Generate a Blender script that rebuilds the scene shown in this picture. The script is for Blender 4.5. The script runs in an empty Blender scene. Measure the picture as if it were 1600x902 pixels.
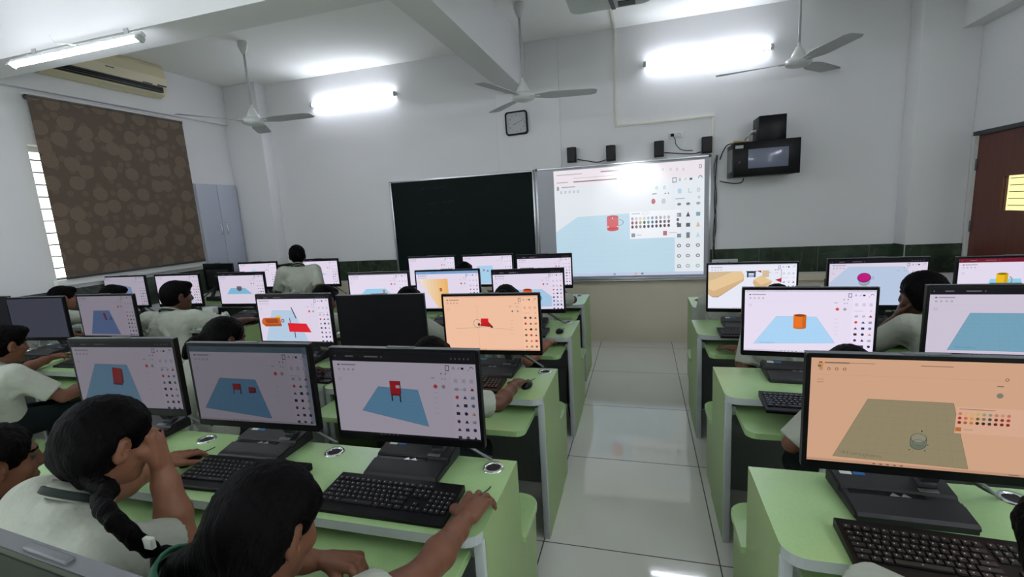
import bpy, bmesh, math, random
import numpy as np
from mathutils import Vector, Matrix
random.seed(4)
SC = bpy.context.scene
COL = SC.collection
PI = math.pi

# ------------------------------------------------------------------ colour
def lin(c):
    out = []
    for v in c[:3]:
        v = v / 255.0
        out.append(v / 12.92 if v <= 0.04045 else ((v + 0.055) / 1.055) ** 2.4)
    return tuple(out)

# ------------------------------------------------------------------ materials
def mat(name, rgb=(128, 128, 128), rough=0.5, metal=0.0, spec=0.5, bump=None, noise=None, coat=0.0):
    m = bpy.data.materials.new(name)
    m.use_nodes = True
    nt = m.node_tree
    b = nt.nodes['Principled BSDF']
    c = lin(rgb)
    b.inputs['Base Color'].default_value = (*c, 1)
    b.inputs['Roughness'].default_value = rough
    b.inputs['Metallic'].default_value = metal
    b.inputs['Specular IOR Level'].default_value = spec
    if coat:
        b.inputs['Coat Weight'].default_value = coat
        b.inputs['Coat Roughness'].default_value = 0.06
    tc = None
    if noise or bump:
        tc = nt.nodes.new('ShaderNodeTexCoord')
    if noise:                      # (scale, amount)  gentle mottling of the colour
        n = nt.nodes.new('ShaderNodeTexNoise')
        n.inputs['Scale'].default_value = noise[0]
        n.inputs['Detail'].default_value = 5
        nt.links.new(tc.outputs['Object'], n.inputs['Vector'])
        mx = nt.nodes.new('ShaderNodeMix'); mx.data_type = 'RGBA'
        d = noise[1]
        mx.inputs[6].default_value = (*[max(0, v * (1 - d)) for v in c], 1)
        mx.inputs[7].default_value = (*[min(1, v * (1 + d)) for v in c], 1)
        nt.links.new(n.outputs['Fac'], mx.inputs[0])
        nt.links.new(mx.outputs[2], b.inputs['Base Color'])
    if bump:                       # (scale, strength, stretch)
        n2 = nt.nodes.new('ShaderNodeTexNoise')
        n2.inputs['Scale'].default_value = bump[0]
        n2.inputs['Detail'].default_value = 4
        mp = nt.nodes.new('ShaderNodeMapping')
        if len(bump) > 2:
            mp.inputs['Scale'].default_value = bump[2]
        nt.links.new(tc.outputs['Object'], mp.inputs['Vector'])
        nt.links.new(mp.outputs['Vector'], n2.inputs['Vector'])
        bp = nt.nodes.new('ShaderNodeBump')
        bp.inputs['Strength'].default_value = bump[1]
        bp.inputs['Distance'].default_value = bump[3] if len(bump) > 3 else 0.01
        nt.links.new(n2.outputs['Fac'], bp.inputs['Height'])
        nt.links.new(bp.outputs['Normal'], b.inputs['Normal'])
    return m

def emis(name, rgb, strength):
    m = bpy.data.materials.new(name)
    m.use_nodes = True
    nt = m.node_tree
    b = nt.nodes['Principled BSDF']
    b.inputs['Base Color'].default_value = (0.8, 0.8, 0.8, 1)
    b.inputs['Emission Color'].default_value = (*lin(rgb), 1)
    b.inputs['Emission Strength'].default_value = strength
    return m

def display_mat(name, rough=0.4, strength=1.0, base=0.005, coat=0.0, coat_r=0.1):
    m = bpy.data.materials.new(name)
    m.use_nodes = True
    nt = m.node_tree
    b = nt.nodes['Principled BSDF']
    a = nt.nodes.new('ShaderNodeVertexColor')
    a.layer_name = 'col'
    b.inputs['Base Color'].default_value = (base, base, base, 1)
    b.inputs['Roughness'].default_value = rough
    b.inputs['Specular IOR Level'].default_value = 0.09
    nt.links.new(a.outputs['Color'], b.inputs['Emission Color'])
    b.inputs['Emission Strength'].default_value = strength
    if coat:
        b.inputs['Coat Weight'].default_value = coat
        b.inputs['Coat Roughness'].default_value = coat_r
    return m

def tile_floor():
    m = mat('polished floor tiles', (178, 174, 164), 0.05, spec=0.6)
    nt = m.node_tree; b = nt.nodes['Principled BSDF']
    g = nt.nodes.new('ShaderNodeNewGeometry')
    sx = nt.nodes.new('ShaderNodeSeparateXYZ')
    nt.links.new(g.outputs['Position'], sx.inputs[0])
    def M(op, a, bb=None):
        n = nt.nodes.new('ShaderNodeMath'); n.operation = op
        for i, v in enumerate((a, bb)):
            if v is None: continue
            if isinstance(v, (int, float)): n.inputs[i].default_value = v
            else: nt.links.new(v, n.inputs[i])
        return n.outputs[0]
    lines = []
    for ax, off, t in ((0, -0.478, 0.795), (1, 1.967, 0.807)):
        fr = M('FRACT', M('ADD', M('DIVIDE', M('SUBTRACT', sx.outputs[ax], off), t), 40.0))
        d = M('MULTIPLY', M('ABSOLUTE', M('SUBTRACT', fr, 0.5)), t)
        lines.append(M('GREATER_THAN', d, t / 2 - 0.0028))
    ln = M('MAXIMUM', lines[0], lines[1])
    n = nt.nodes.new('ShaderNodeTexNoise'); n.inputs['Scale'].default_value = 2.2; n.inputs['Detail'].default_value = 6
    nt.links.new(g.outputs['Position'], n.inputs['Vector'])
    mx = nt.nodes.new('ShaderNodeMix'); mx.data_type = 'RGBA'
    mx.inputs[6].default_value = (*lin((214, 213, 206)), 1); mx.inputs[7].default_value = (*lin((226, 225, 219)), 1)
    nt.links.new(n.outputs['Fac'], mx.inputs[0])
    m2 = nt.nodes.new('ShaderNodeMix'); m2.data_type = 'RGBA'
    nt.links.new(ln, m2.inputs[0]); nt.links.new(mx.outputs[2], m2.inputs[6]); m2.inputs[7].default_value = (*lin((62, 56, 48)), 1)
    nt.links.new(m2.outputs[2], b.inputs['Base Color'])
    nt.links.new(M('ADD', M('MULTIPLY', ln, 0.5), 0.05), b.inputs['Roughness'])
    return m

def marble():
    m = mat('dark green marble', (40, 52, 42), 0.28)
    nt = m.node_tree; b = nt.nodes['Principled BSDF']
    tc = nt.nodes.new('ShaderNodeTexCoord')
    n = nt.nodes.new('ShaderNodeTexNoise'); n.inputs['Scale'].default_value = 5; n.inputs['Detail'].default_value = 9; n.inputs['Distortion'].default_value = 1.2
    nt.links.new(tc.outputs['Object'], n.inputs['Vector'])
    r = nt.nodes.new('ShaderNodeValToRGB')
    e = r.color_ramp.elements
    e[0].position = 0.3; e[0].color = (*lin((26, 34, 28)), 1)
    e[1].position = 0.75; e[1].color = (*lin((64, 82, 62)), 1)
    nt.links.new(n.outputs['Fac'], r.inputs[0])
    w = nt.nodes.new('ShaderNodeTexNoise'); w.inputs['Scale'].default_value = 2.2; w.inputs['Detail'].default_value = 7; w.inputs['Distortion'].default_value = 2.6
    nt.links.new(tc.outputs['Object'], w.inputs['Vector'])
    r2 = nt.nodes.new('ShaderNodeValToRGB'); e = r2.color_ramp.elements
    e[0].position = 0.485; e[0].color = (0, 0, 0, 1); e[1].position = 0.5; e[1].color = (1, 1, 1, 1)
    x = e.new(0.515); x.color = (0, 0, 0, 1)
    nt.links.new(w.outputs['Fac'], r2.inputs[0])
    mx = nt.nodes.new('ShaderNodeMix'); mx.data_type = 'RGBA'
    mm = nt.nodes.new('ShaderNodeMath'); mm.operation = 'MULTIPLY'; mm.inputs[1].default_value = 0.45
    nt.links.new(r2.outputs[0], mm.inputs[0]); nt.links.new(mm.outputs[0], mx.inputs[0])
    nt.links.new(r.outputs[0], mx.inputs[6]); mx.inputs[7].default_value = (*lin((104, 116, 92)), 1)
    nt.links.new(mx.outputs[2], b.inputs['Base Color'])
    return m

def blind_fabric():
    m = mat('brown blind fabric with rings', (72, 58, 48), 0.72)
    nt = m.node_tree; b = nt.nodes['Principled BSDF']
    tc = nt.nodes.new('ShaderNodeTexCoord')
    sep = nt.nodes.new('ShaderNodeSeparateXYZ'); cmb = nt.nodes.new('ShaderNodeCombineXYZ')
    nt.links.new(tc.outputs['Object'], sep.inputs[0])
    nt.links.new(sep.outputs[1], cmb.inputs[0]); nt.links.new(sep.outputs[2], cmb.inputs[1])
    def M(op, a, bb=None):
        n = nt.nodes.new('ShaderNodeMath'); n.operation = op
        for i, v in enumerate((a, bb)):
            if v is None: continue
            if isinstance(v, (int, float)): n.inputs[i].default_value = v
            else: nt.links.new(v, n.inputs[i])
        return n.outputs[0]
    tot = None
    for sc, rad, amt in ((5.0, 0.34, 1.0), (8.6, 0.25, 0.6)):
        v = nt.nodes.new('ShaderNodeTexVoronoi'); v.feature = 'F1'; v.voronoi_dimensions = '2D'
        v.inputs['Scale'].default_value = sc; v.inputs['Randomness'].default_value = 0.65
        nt.links.new(cmb.outputs[0], v.inputs['Vector'])
        d = v.outputs['Distance']
        inside = M('LESS_THAN', d, rad)
        ring = M('GREATER_THAN', M('SINE', M('MULTIPLY', d, 70.0)), 0.55)
        k = M('MULTIPLY', M('ADD', M('MULTIPLY', inside, 0.5), M('MULTIPLY', M('MULTIPLY', inside, ring), 0.5)), amt)
        tot = k if tot is None else M('MAXIMUM', tot, k)
    n = nt.nodes.new('ShaderNodeTexNoise'); n.inputs['Scale'].default_value = 260
    nt.links.new(tc.outputs['Object'], n.inputs['Vector'])
    f = M('MULTIPLY', tot, M('ADD', M('MULTIPLY', n.outputs['Fac'], 0.8), 0.35))
    mx = nt.nodes.new('ShaderNodeMix'); mx.data_type = 'RGBA'
    nt.links.new(f, mx.inputs[0])
    mx.inputs[6].default_value = (*lin((90, 75, 63)), 1); mx.inputs[7].default_value = (*lin((126, 107, 90)), 1)
    nt.links.new(mx.outputs[2], b.inputs['Base Color'])
    return m

def wood_door():
    m = mat('red brown door laminate', (92, 44, 34), 0.45)
    nt = m.node_tree; b = nt.nodes['Principled BSDF']
    tc = nt.nodes.new('ShaderNodeTexCoord'); mp = nt.nodes.new('ShaderNodeMapping'); mp.inputs['Scale'].default_value = (14, 14, 1.2)
    n = nt.nodes.new('ShaderNodeTexNoise'); n.inputs['Scale'].default_value = 3; n.inputs['Detail'].default_value = 7
    nt.links.new(tc.outputs['Object'], mp.inputs[0]); nt.links.new(mp.outputs[0], n.inputs['Vector'])
    mx = nt.nodes.new('ShaderNodeMix'); mx.data_type = 'RGBA'
    nt.links.new(n.outputs['Fac'], mx.inputs[0])
    mx.inputs[6].default_value = (*lin((80, 38, 30)), 1); mx.inputs[7].default_value = (*lin((112, 58, 44)), 1)
    nt.links.new(mx.outputs[2], b.inputs['Base Color'])
    return m

MT = dict(
    wall=mat('matt white wall paint', (230, 229, 231), 0.85, spec=0.2, bump=(60, 0.05)),
    wall_low=mat('cream lower wall paint', (224, 214, 192), 0.6, noise=(3, 0.05)),
    ceil=mat('white ceiling paint', (246, 246, 244), 0.9, spec=0.2, noise=(1.2, 0.04)),
    floor=tile_floor(), marble=marble(), blind=blind_fabric(), door=wood_door(),
    green=mat('pale green laminate', (157, 189, 132), 0.27, spec=0.7, noise=(90, 0.07)),
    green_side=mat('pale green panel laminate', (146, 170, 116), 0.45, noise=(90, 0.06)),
    edge=mat('grey edge banding', (176, 182, 184), 0.4),
    board_back=mat('grey board panel', (120, 126, 122), 0.6),
    black=mat('black plastic', (9, 9, 11), 0.36, spec=0.2),
    blackm=mat('matt black plastic', (22, 22, 26), 0.55, noise=(300, 0.2)),
    dgrey=mat('dark grey plastic', (52, 53, 58), 0.45),
    mgrey=mat('mid grey plastic', (96, 98, 104), 0.45),
    lgrey=mat('light grey plastic', (176, 178, 180), 0.4),
    silver=mat('brushed aluminium', (190, 192, 196), 0.3, metal=0.9),
    chrome=mat('chrome', (220, 222, 224), 0.12, metal=1.0),
    white=mat('white plastic', (226, 226, 224), 0.35),
    offwhite=mat('off white enamel', (206, 208, 206), 0.3),
    cream=mat('cream plastic casing', (214, 204, 172), 0.4),
    trunk=mat('off white plastic trunking', (224, 222, 210), 0.5),
    key=mat('black keycap', (17, 17, 19), 0.4),
    sticker_w=mat('white sticker', (224, 224, 222), 0.5),
    sticker_b=mat('blue sticker', (40, 104, 176), 0.4),
    legend=mat('pale key legend', (190, 190, 190), 0.6),
    tag=mat('grey name tag', (150, 152, 152), 0.35, metal=0.3),
    cable=mat('grey cable sheath', (120, 122, 124), 0.4),
    cableb=mat('black cable sheath', (16, 16, 18), 0.5),
    cabley=mat('yellow cable sheath', (170, 150, 70), 0.5),
    chalkboard=mat('dark green chalkboard', (14, 26, 24), 0.6, spec=0.1, noise=(6, 0.12)),
    chalk=mat('faint chalk line', (44, 62, 58), 0.9),
    wboard=mat('grey whiteboard enamel', (176, 178, 186), 0.25),
    lilac=mat('pale lilac painted steel', (186, 190, 206), 0.4),
    paper=mat('white paper', (220, 222, 216), 0.8),
    marker=mat('black print', (24, 24, 26), 0.7),
    hole=mat('black hole lining', (8, 8, 9), 0.8),
    shirt=mat('white school shirt cotton', (168, 172, 160), 0.85, spec=0.15, bump=(8, .55, (1, 1, 1), .05)),
    dark_cloth=mat('black green uniform cloth', (22, 30, 30), 0.9, spec=0.1),
    tie=mat('dark green tie cloth', (20, 34, 32), 0.8),
    ribbon=mat('green hair ribbon', (20, 92, 66), 0.6),
    gold=mat('gold bangle', (214, 160, 60), 0.25, metal=1.0),
    red=mat('red wristband', (170, 30, 30), 0.5),
    shoe=mat('black shoe leather', (16, 16, 16), 0.4),
    hair=mat('black hair', (5, 4, 5), 0.6, spec=0.06, bump=(50, 0.6, (4.0, 1.0, 1.0))),
    eye=mat('dark eye', (26, 18, 16), 0.3),
    lip=mat('brown lip', (112, 66, 56), 0.5),
    nail=mat('finger nail', (178, 132, 112), 0.35),
    display=display_mat('lit display', 0.45, 1.0),
    glowpic=display_mat('glowing picture on whiteboard', 0.5, 1.0, base=0.06, coat=0.9, coat_r=0.21),  # emission stands in for the projector's light on the board
    glass=None,
)
for nm, c in (('a', (132, 88, 66)), ('b', (108, 69, 50)), ('c', (88, 55, 40)), ('d', (122, 79, 58))):
    MT['skin_' + nm] = mat('brown skin ' + nm, c, 0.5, spec=0.35, noise=(60, 0.05))
g = bpy.data.materials.new('clear pane'); g.use_nodes = True
gb = g.node_tree.nodes['Principled BSDF']
gb.inputs['Transmission Weight'].default_value = 1.0; gb.inputs['Roughness'].default_value = 0.03; gb.inputs['IOR'].default_value = 1.05
gb.inputs['Base Color'].default_value = (0.95, 0.97, 0.95, 1)
MT['glass'] = g

# ------------------------------------------------------------------ mesh builder
class MB:
    def __init__(s):
        s.v = []; s.f = []; s.mi = []; s.col = []; s.m = []; s.sm = []; s.xf = None
    def slot(s, m):
        if m not in s.m: s.m.append(m)
        return s.m.index(m)
    def add(s, verts, faces, m, col=None, smooth=False):
        o = len(s.v)
        if s.xf is not None:
            verts = [tuple(s.xf @ Vector(p)) for p in verts]
        s.v += [tuple(p) for p in verts]
        k = s.slot(m)
        for f in faces:
            s.f.append([o + i for i in f]); s.mi.append(k); s.col.append(col); s.sm.append(smooth)
    def bm(s, b, m, smooth=False):
        b.verts.ensure_lookup_table(); b.verts.index_update()
        s.add([v.co[:] for v in b.verts], [[v.index for v in f.verts] for f in b.faces], m, smooth=smooth)
        b.free()
    def box(s, x0, x1, y0, y1, z0, z1, m, bev=0.0, seg=2, smooth=None):
        b = bmesh.new()
        bmesh.ops.create_cube(b, size=1)
        for v in b.verts:
            v.co = Vector(((x0 + x1) / 2 + v.co.x * (x1 - x0), (y0 + y1) / 2 + v.co.y * (y1 - y0), (z0 + z1) / 2 + v.co.z * (z1 - z0)))
        if bev:
            bmesh.ops.bevel(b, geom=list(b.edges), offset=bev, segments=seg, affect='EDGES', profile=0.5)
        s.bm(b, m, smooth=bool(bev) if smooth is None else smooth)
    def prism(s, pts, z0, z1, m, axis='z', mside=None, bev=0.0, smooth=False):
        """polygon pts (2-D) pushed along an axis; axis z: pts=(x,y); x: pts=(y,z); y: pts=(x,z)"""
        def P(p, h):
            return (p[0], p[1], h) if axis == 'z' else ((h, p[0], p[1]) if axis == 'x' else (p[0], h, p[1]))
        b = bmesh.new()
        lo = [b.verts.new(P(p, z0)) for p in pts]; hi = [b.verts.new(P(p, z1)) for p in pts]
        n = len(pts)
        b.faces.new(lo[::-1]); b.faces.new(hi)
        for i in range(n): b.faces.new((lo[i], lo[(i + 1) % n], hi[(i + 1) % n], hi[i]))
        bmesh.ops.recalc_face_normals(b, faces=list(b.faces))
        if bev:
            bmesh.ops.bevel(b, geom=[e for e in b.edges if abs(P((0, 0), 1)[{'x': 0, 'y': 1, 'z': 2}[axis]]) and len({round(v.co[{'x': 0, 'y': 1, 'z': 2}[axis]], 6) for v in e.verts}) == 1],
                            offset=bev, segments=2, affect='EDGES', profile=0.5)
        s.bm(b, m, smooth=smooth)
    def lathe(s, prof, m, n=24, c=(0, 0, 0), axis='z', smooth=True, cap=True):
        vs = []; fs = []
        for r, h in prof:
            for i in range(n):
                a = 2 * PI * i / n
                x, y = r * math.cos(a), r * math.sin(a)
                p = (x, y, h) if axis == 'z' else ((h, x, y) if axis == 'x' else (y, h, x))
                vs.append((p[0] + c[0], p[1] + c[1], p[2] + c[2]))
        for j in range(len(prof) - 1):
            for i in range(n):
                a, b2 = j * n + i, j * n + (i + 1) % n
                fs.append((a, b2, b2 + n, a + n))
        if cap:
            fs.append(tuple(range(n))[::-1]); fs.append(tuple((len(prof) - 1) * n + i for i in range(n)))
        s.add(vs, fs, m, smooth=smooth)
    def tube(s, pts, r, m, n=8, smooth=True, rs=None):
        pts = [Vector(p) for p in pts]
        vs = []; fs = []
        up = None
        for k, p in enumerate(pts):
            t = (pts[min(k + 1, len(pts) - 1)] - pts[max(k - 1, 0)]).normalized()
            if up is None:
                up = Vector((0, 0, 1)) if abs(t.z) < 0.9 else Vector((1, 0, 0))
            a = (up - t * up.dot(t)).normalized(); b2 = t.cross(a); up = a
            rr = rs[k] if rs else r
            for i in range(n):
                w = 2 * PI * i / n
                vs.append(p + a * math.cos(w) * rr + b2 * math.sin(w) * rr)
        for k in range(len(pts) - 1):
            for i in range(n):
                a, b2 = k * n + i, k * n + (i + 1) % n
                fs.append((a, b2, b2 + n, a + n))
        fs.append(tuple(range(n))[::-1]); fs.append(tuple((len(pts) - 1) * n + i for i in range(n)))
        s.add(vs, fs, m, smooth=smooth)
    def build(s, name, parent=None, loc=None, rotz=None, kind=None):
        me = bpy.data.meshes.new(name)
        me.from_pydata(s.v, [], s.f)
        for m in s.m: me.materials.append(m)
        if s.mi:
            me.polygons.foreach_set('material_index', s.mi)
            me.polygons.foreach_set('use_smooth', s.sm)
        if any(c is not None for c in s.col):
            a = me.color_attributes.new('col', 'FLOAT_COLOR', 'CORNER')
            k = 0
            buf = []
            for f, c in zip(s.f, s.col):
                c = c or (0, 0, 0)
                buf += [c[0], c[1], c[2], 1.0] * len(f)
            a.data.foreach_set('color', buf)
        me.validate(); me.update()
        o = bpy.data.objects.new(name, me)
        COL.objects.link(o)
        if parent is not None: o.parent = parent
        if loc is not None: o.location = loc
        if rotz is not None: o.rotation_euler = (0, 0, rotz)
        if kind: o['kind'] = kind
        return o

def spline(pts, n=24):
    """Catmull-Rom through pts"""
    P = [Vector(p) for p in pts]
    P = [P[0] * 2 - P[1]] + P + [P[-1] * 2 - P[-2]]
    out = []
    segs = len(P) - 3
    for i in range(segs):
        for k in range(max(2, n // segs)):
            t = k / max(2, n // segs)
            a, b, c, d = P[i:i + 4]
            out.append(0.5 * ((2 * b) + (c - a) * t + (2 * a - 5 * b + 4 * c - d) * t * t + (3 * b - a - 3 * c + d) * t ** 3))
    out.append(P[-2])
    return out

def rrect(x0, x1, y0, y1, r, n=5, corners=(1, 1, 1, 1)):
    """rounded rectangle, corners order: (x0,y0),(x1,y0),(x1,y1),(x0,y1)"""
    out = []
    for k, (cx, cy, a0) in enumerate(((x0, y0, PI), (x1, y0, 1.5 * PI), (x1, y1, 0), (x0, y1, 0.5 * PI))):
        if not corners[k]:
            out.append((cx, cy)); continue
        ox = cx + r if cx == x0 else cx - r
        oy = cy + r if cy == y0 else cy - r
        for i in range(n + 1):
            a = a0 + 0.5 * PI * i / n
            out.append((ox + r * math.cos(a), oy + r * math.sin(a)))
    return out

def thing(name, label, cat, loc=(0, 0, 0), rotz=0.0, group=None):
    o = bpy.data.objects.new(name, None)
    COL.objects.link(o)
    o.empty_display_size = 0.1
    o.location = loc; o.rotation_euler = (0, 0, rotz)
    tag(o, label, cat, group)
    return o

def tag(o, label, cat, group=None):
    o['label'] = label; o['category'] = cat
    if group: o['group'] = group
    return o

def dup(src, label, loc=None, rotz=None):
    def rec(o, parent):
        c = o.copy(); COL.objects.link(c)
        if parent is not None: c.parent = parent
        for ch in o.children: rec(ch, c)
        return c
    kids = [(k) for k in src.children]
    r = src.copy(); COL.objects.link(r)
    for k in kids: rec(k, r)
    r['label'] = label
    if loc is not None: r.location = loc
    if rotz is not None: r.rotation_euler = (0, 0, rotz)
    return r

def struct(mb, name):
    return mb.build(name, kind='structure')

def text_polys(txt, size=1.0, extr=0.0):
    """flat triangles of a line of text: verts (x,y) and faces; width-centred at 0"""
    cu = bpy.data.curves.new('lettering', 'FONT')
    cu.body = txt; cu.size = size; cu.align_x = 'CENTER'; cu.align_y = 'CENTER'; cu.resolution_u = 2
    ob = bpy.data.objects.new('lettering', cu)
    COL.objects.link(ob)
    dg = bpy.context.evaluated_depsgraph_get()
    me = bpy.data.meshes.new_from_object(ob.evaluated_get(dg))
    vs = [(v.co.x, v.co.y) for v in me.vertices]; fs = [list(p.vertices) for p in me.polygons]
    bpy.data.objects.remove(ob); bpy.data.curves.remove(cu); bpy.data.meshes.remove(me)
    return vs, fs
# ------------------------------------------------------------------ camera (solved from the photograph)
cam = bpy.data.cameras.new('camera'); camo = bpy.data.objects.new('camera', cam); COL.objects.link(camo)
R3 = ((0.9624, -0.2714, 0.0119), (0.2652, 0.9481, 0.1756), (-0.0589, -0.1658, 0.9844))
rt = Vector((R3[0][0], R3[1][0], R3[2][0])); fw = Vector((R3[0][1], R3[1][1], R3[2][1])); upv = Vector((R3[0][2], R3[1][2], R3[2][2]))
camo.matrix_world = Matrix(((rt.x, upv.x, -fw.x, 0), (rt.y, upv.y, -fw.y, 0), (rt.z, upv.z, -fw.z, 1.6009), (0, 0, 0, 1)))
cam.sensor_width = 36; cam.lens = 722.168 / 1600 * 36; cam.clip_start = 0.02; cam.clip_end = 100
SC.camera = camo

# ------------------------------------------------------------------ the room
XL, XR, YB, YF, ZC, ZB = -5.4, 2.85, 5.45, -3.2, 3.45, 2.93
m = MB(); m.box(XL - .2, XR + 1.6, YF - .2, YB + .2, -0.1, 0, MT['floor']); struct(m, 'floor')
m = MB(); m.box(XL - .2, XR + .2, YF - .2, YB + .2, ZC, ZC + .12, MT['ceil']); struct(m, 'ceiling')
# back wall: painted above the marble dado, cream below
m = MB()
m.box(XL - .2, XR + .2, YB, YB + .2, 0.76, ZC, MT['wall'])
m.box(XL - .2, XR + .2, YB, YB + .2, 0, 0.76, MT['wall_low'])
struct(m, 'wall_back')
m = MB(); m.box(XL - .2, XR + .2, YF - .2, YF, 0, ZC, MT['wall']); struct(m, 'wall_front')
# left wall with the window opening
WY0, WY1, WZ0, WZ1 = 3.06, 4.50, 1.20, 2.46
RY0, RY1, RZ0, RZ1 = -2.8, -.5, .95, 2.7       # unseen side windows behind the camera, added for daylight fill
m = MB()
for a_, b_, c_, d_ in ((YF, RY0, 0, ZC), (RY1, WY0, 0, ZC), (RY0, RY1, 0, RZ0), (RY0, RY1, RZ1, ZC)): m.box(XL - .2, XL, a_, b_, c_, d_, MT['wall'])
m.box(XL - .2, XL, WY1, YB, 0, ZC, MT['wall'])
m.box(XL - .2, XL, WY0, WY1, 0, WZ0, MT['wall']); m.box(XL - .2, XL, WY0, WY1, WZ1, ZC, MT['wall'])
struct(m, 'wall_left')
# right wall with the door opening
DY0, DY1, DZ = 4.28, 5.2, 2.04
m = MB()
for a_, b_, c_, d_ in ((YF, RY0, 0, ZC), (RY1, DY0, 0, ZC), (RY0, RY1, 0, RZ0), (RY0, RY1, RZ1, ZC)): m.box(XR, XR + .2, a_, b_, c_, d_, MT['wall'])
m.box(XR, XR + .2, DY1, YB, 0, ZC, MT['wall'])
m.box(XR, XR + .2, DY0, DY1, DZ, ZC, MT['wall'])
struct(m, 'wall_right')
# beams, columns
m = MB(); m.box(-1.49, -1.25, 2.82, YB, ZB, ZC, MT['wall']); struct(m, 'beam_centre')
m = MB(); m.box(XL, XR, 2.54, 2.82, ZB, ZC, MT['wall']); struct(m, 'beam_cross')
m = MB(); m.box(XR - .15, XR, 2.82, 5.23, ZB, ZC, MT['wall']); struct(m, 'beam_right')
m = MB(); m.box(XL, XL + .05, 2.82, 5.3, 2.955, ZC, MT['wall']); struct(m, 'beam_left')
m = MB(); m.box(2.41, XR, 5.23, YB, 0, ZC, MT['wall'], bev=.006); struct(m, 'column_right')
m = MB(); m.box(XL, -4.83, 5.28, YB, 0, ZC, MT['wall'], bev=.006); struct(m, 'column_left')
m = MB(); m.box(-1.62, -0.875, 5.428, YB, 0.76, ZC, MT['wall'], bev=.005); struct(m, 'column_centre')
# green marble band
m = MB()
m.box(-4.83, 2.41, 5.435, YB + .001, 0.79, 1.055, MT['marble'])
m.box(2.402, 2.41, 5.225, 5.44, 0.79, 1.062, MT['marble']); m.box(2.402, 2.845, 5.215, 5.232, 0.79, 1.062, MT['marble'])
m.box(-5.39, -4.825, 5.268, 5.282, 0.79, 1.055, MT['marble']); m.box(-4.835, -4.822, 5.27, 5.44, .79, 1.055, MT['marble'])
for x in (-4.3, -3.7, -3.1, 1.2, 1.75, 2.2): m.box(x, x + .004, 5.4335, 5.436, .79, 1.055, MT['board_back'])
m.box(2.4, 2.404, 5.212, 5.228, .79, 1.063, MT['edge'])
struct(m, 'trim_1')
m = MB(); m.box(XL - .001, XL + .015, 1.0, 5.3, 0.79, 1.10, MT['marble']); struct(m, 'trim_2')
m = MB(); m.box(1.25, 2.41, 5.405, 5.436, 0.70, 0.775, MT['wall_low'], bev=.004); struct(m, 'trim_3')
# white window ledge
m = MB(); m.box(XL - .12, XL + .06, 3.03, 4.56, 1.14, 1.2, MT['white'], bev=.004); struct(m, 'sill_left')
# window: frame, jalousie bars, panes
w = MB()
w.box(XL - .17, XL - .11, WY0, WY0 + .012, WZ0, WZ1, MT['white']); w.box(XL - .17, XL - .11, WY1 - .05, WY1, WZ0, WZ1, MT['white'])
w.box(XL - .17, XL - .11, WY0, WY1, WZ0, WZ0 + .012, MT['white']); w.box(XL - .17, XL - .11, WY0, WY1, WZ1 - .05, WZ1, MT['white'])
wo = w.build('window_1', kind='structure')
wb = MB()
z = WZ0 + .1
while z < WZ1 - .05:
    wb.box(XL - .15, XL - .135, WY0, WY1, z, z + .012, MT['dgrey']); z += .115
wb.build('window_bar', wo)
wg = MB(); wg.box(XL - .166, XL - .160, WY0 + .012, WY1 - .05, WZ0 + .012, WZ1 - .05, MT['glass']); wg.build('pane', wo)

for nm_, x_ in (('fill_window_2', XL - .1), ('fill_window_3', XR + .1)):  # out of view, put in to brighten the room with daylight
    w = MB()
    for y_ in (RY0, (RY0 + RY1) / 2 - .03, RY1 - .06): w.box(x_ - .03, x_ + .03, y_, y_ + .06, RZ0, RZ1, MT['white'])
    for z_ in (RZ0, RZ1 - .06): w.box(x_ - .03, x_ + .03, RY0, RY1, z_, z_ + .06, MT['white'])
    wo_ = w.build(nm_, kind='structure')
    w = MB(); w.box(x_ - .003, x_ + .003, RY0 + .02, RY1 - .02, RZ0 + .02, RZ1 - .02, MT['glass']); w.build('pane', wo_)
# door on the right wall
d = MB()
d.box(XR + .02, XR + .06, DY0 + .04, 4.40, 0.01, DZ - .03, MT['door']); d.box(XR + .02, XR + .06, 4.84, DY1 - .02, 0.01, DZ - .03, MT['door'])
d.box(XR + .02, XR + .06, 4.40, 4.84, 0.01, 1.365, MT['door']); d.box(XR + .02, XR + .06, 4.40, 4.84, 1.645, DZ - .03, MT['door'])
do = d.build('door_1', kind='structure')
f = MB()
f.box(XR - .012, XR + .1, DY1 - .02, DY1, 0, DZ, MT['white']); f.box(XR - .012, XR + .1, DY0, DY0 + .04, 0, DZ, MT['door']); f.box(XR - .015, XR + .1, DY0, DY1, DZ - .03, DZ + .005, MT['dgrey'])
f.build('door_frame', do)
for z in (1.76, 1.22, .3):
    h = MB(); h.lathe([(.008, z - .05), (.008, z + .05)], MT['mgrey'], 10, c=(XR + .012, DY1 - .03, 0)); h.build('hinge', do)
pg = MB(); pg.box(XR + .036, XR + .042, 4.40, 4.84, 1.365, 1.645, MT['glass']); pg.build('pane', do)
gr = MB()
for k in range(5): gr.box(XR + .07, XR + .076, 4.40, 4.84, 1.40 + .055 * k, 1.406 + .055 * k, MT['mgrey'])
gr.build('grille', do)
hd = MB(); hd.tube(spline([(XR + .02, 4.36, 1.0), (XR - .03, 4.36, 1.0), (XR - .035, 4.42, 1.0), (XR - .03, 4.47, 1.0)], 10), .009, MT['chrome']); hd.build('door_handle', do)
# sunlit passage wall outside the door
m = MB(); m.box(XR + 1.4, XR + 1.5, 1.5, 8.5, 0, 3.0, mat('cream passage wall paint', (170, 150, 100), .8)); struct(m, 'exterior_passage_wall')

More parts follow.
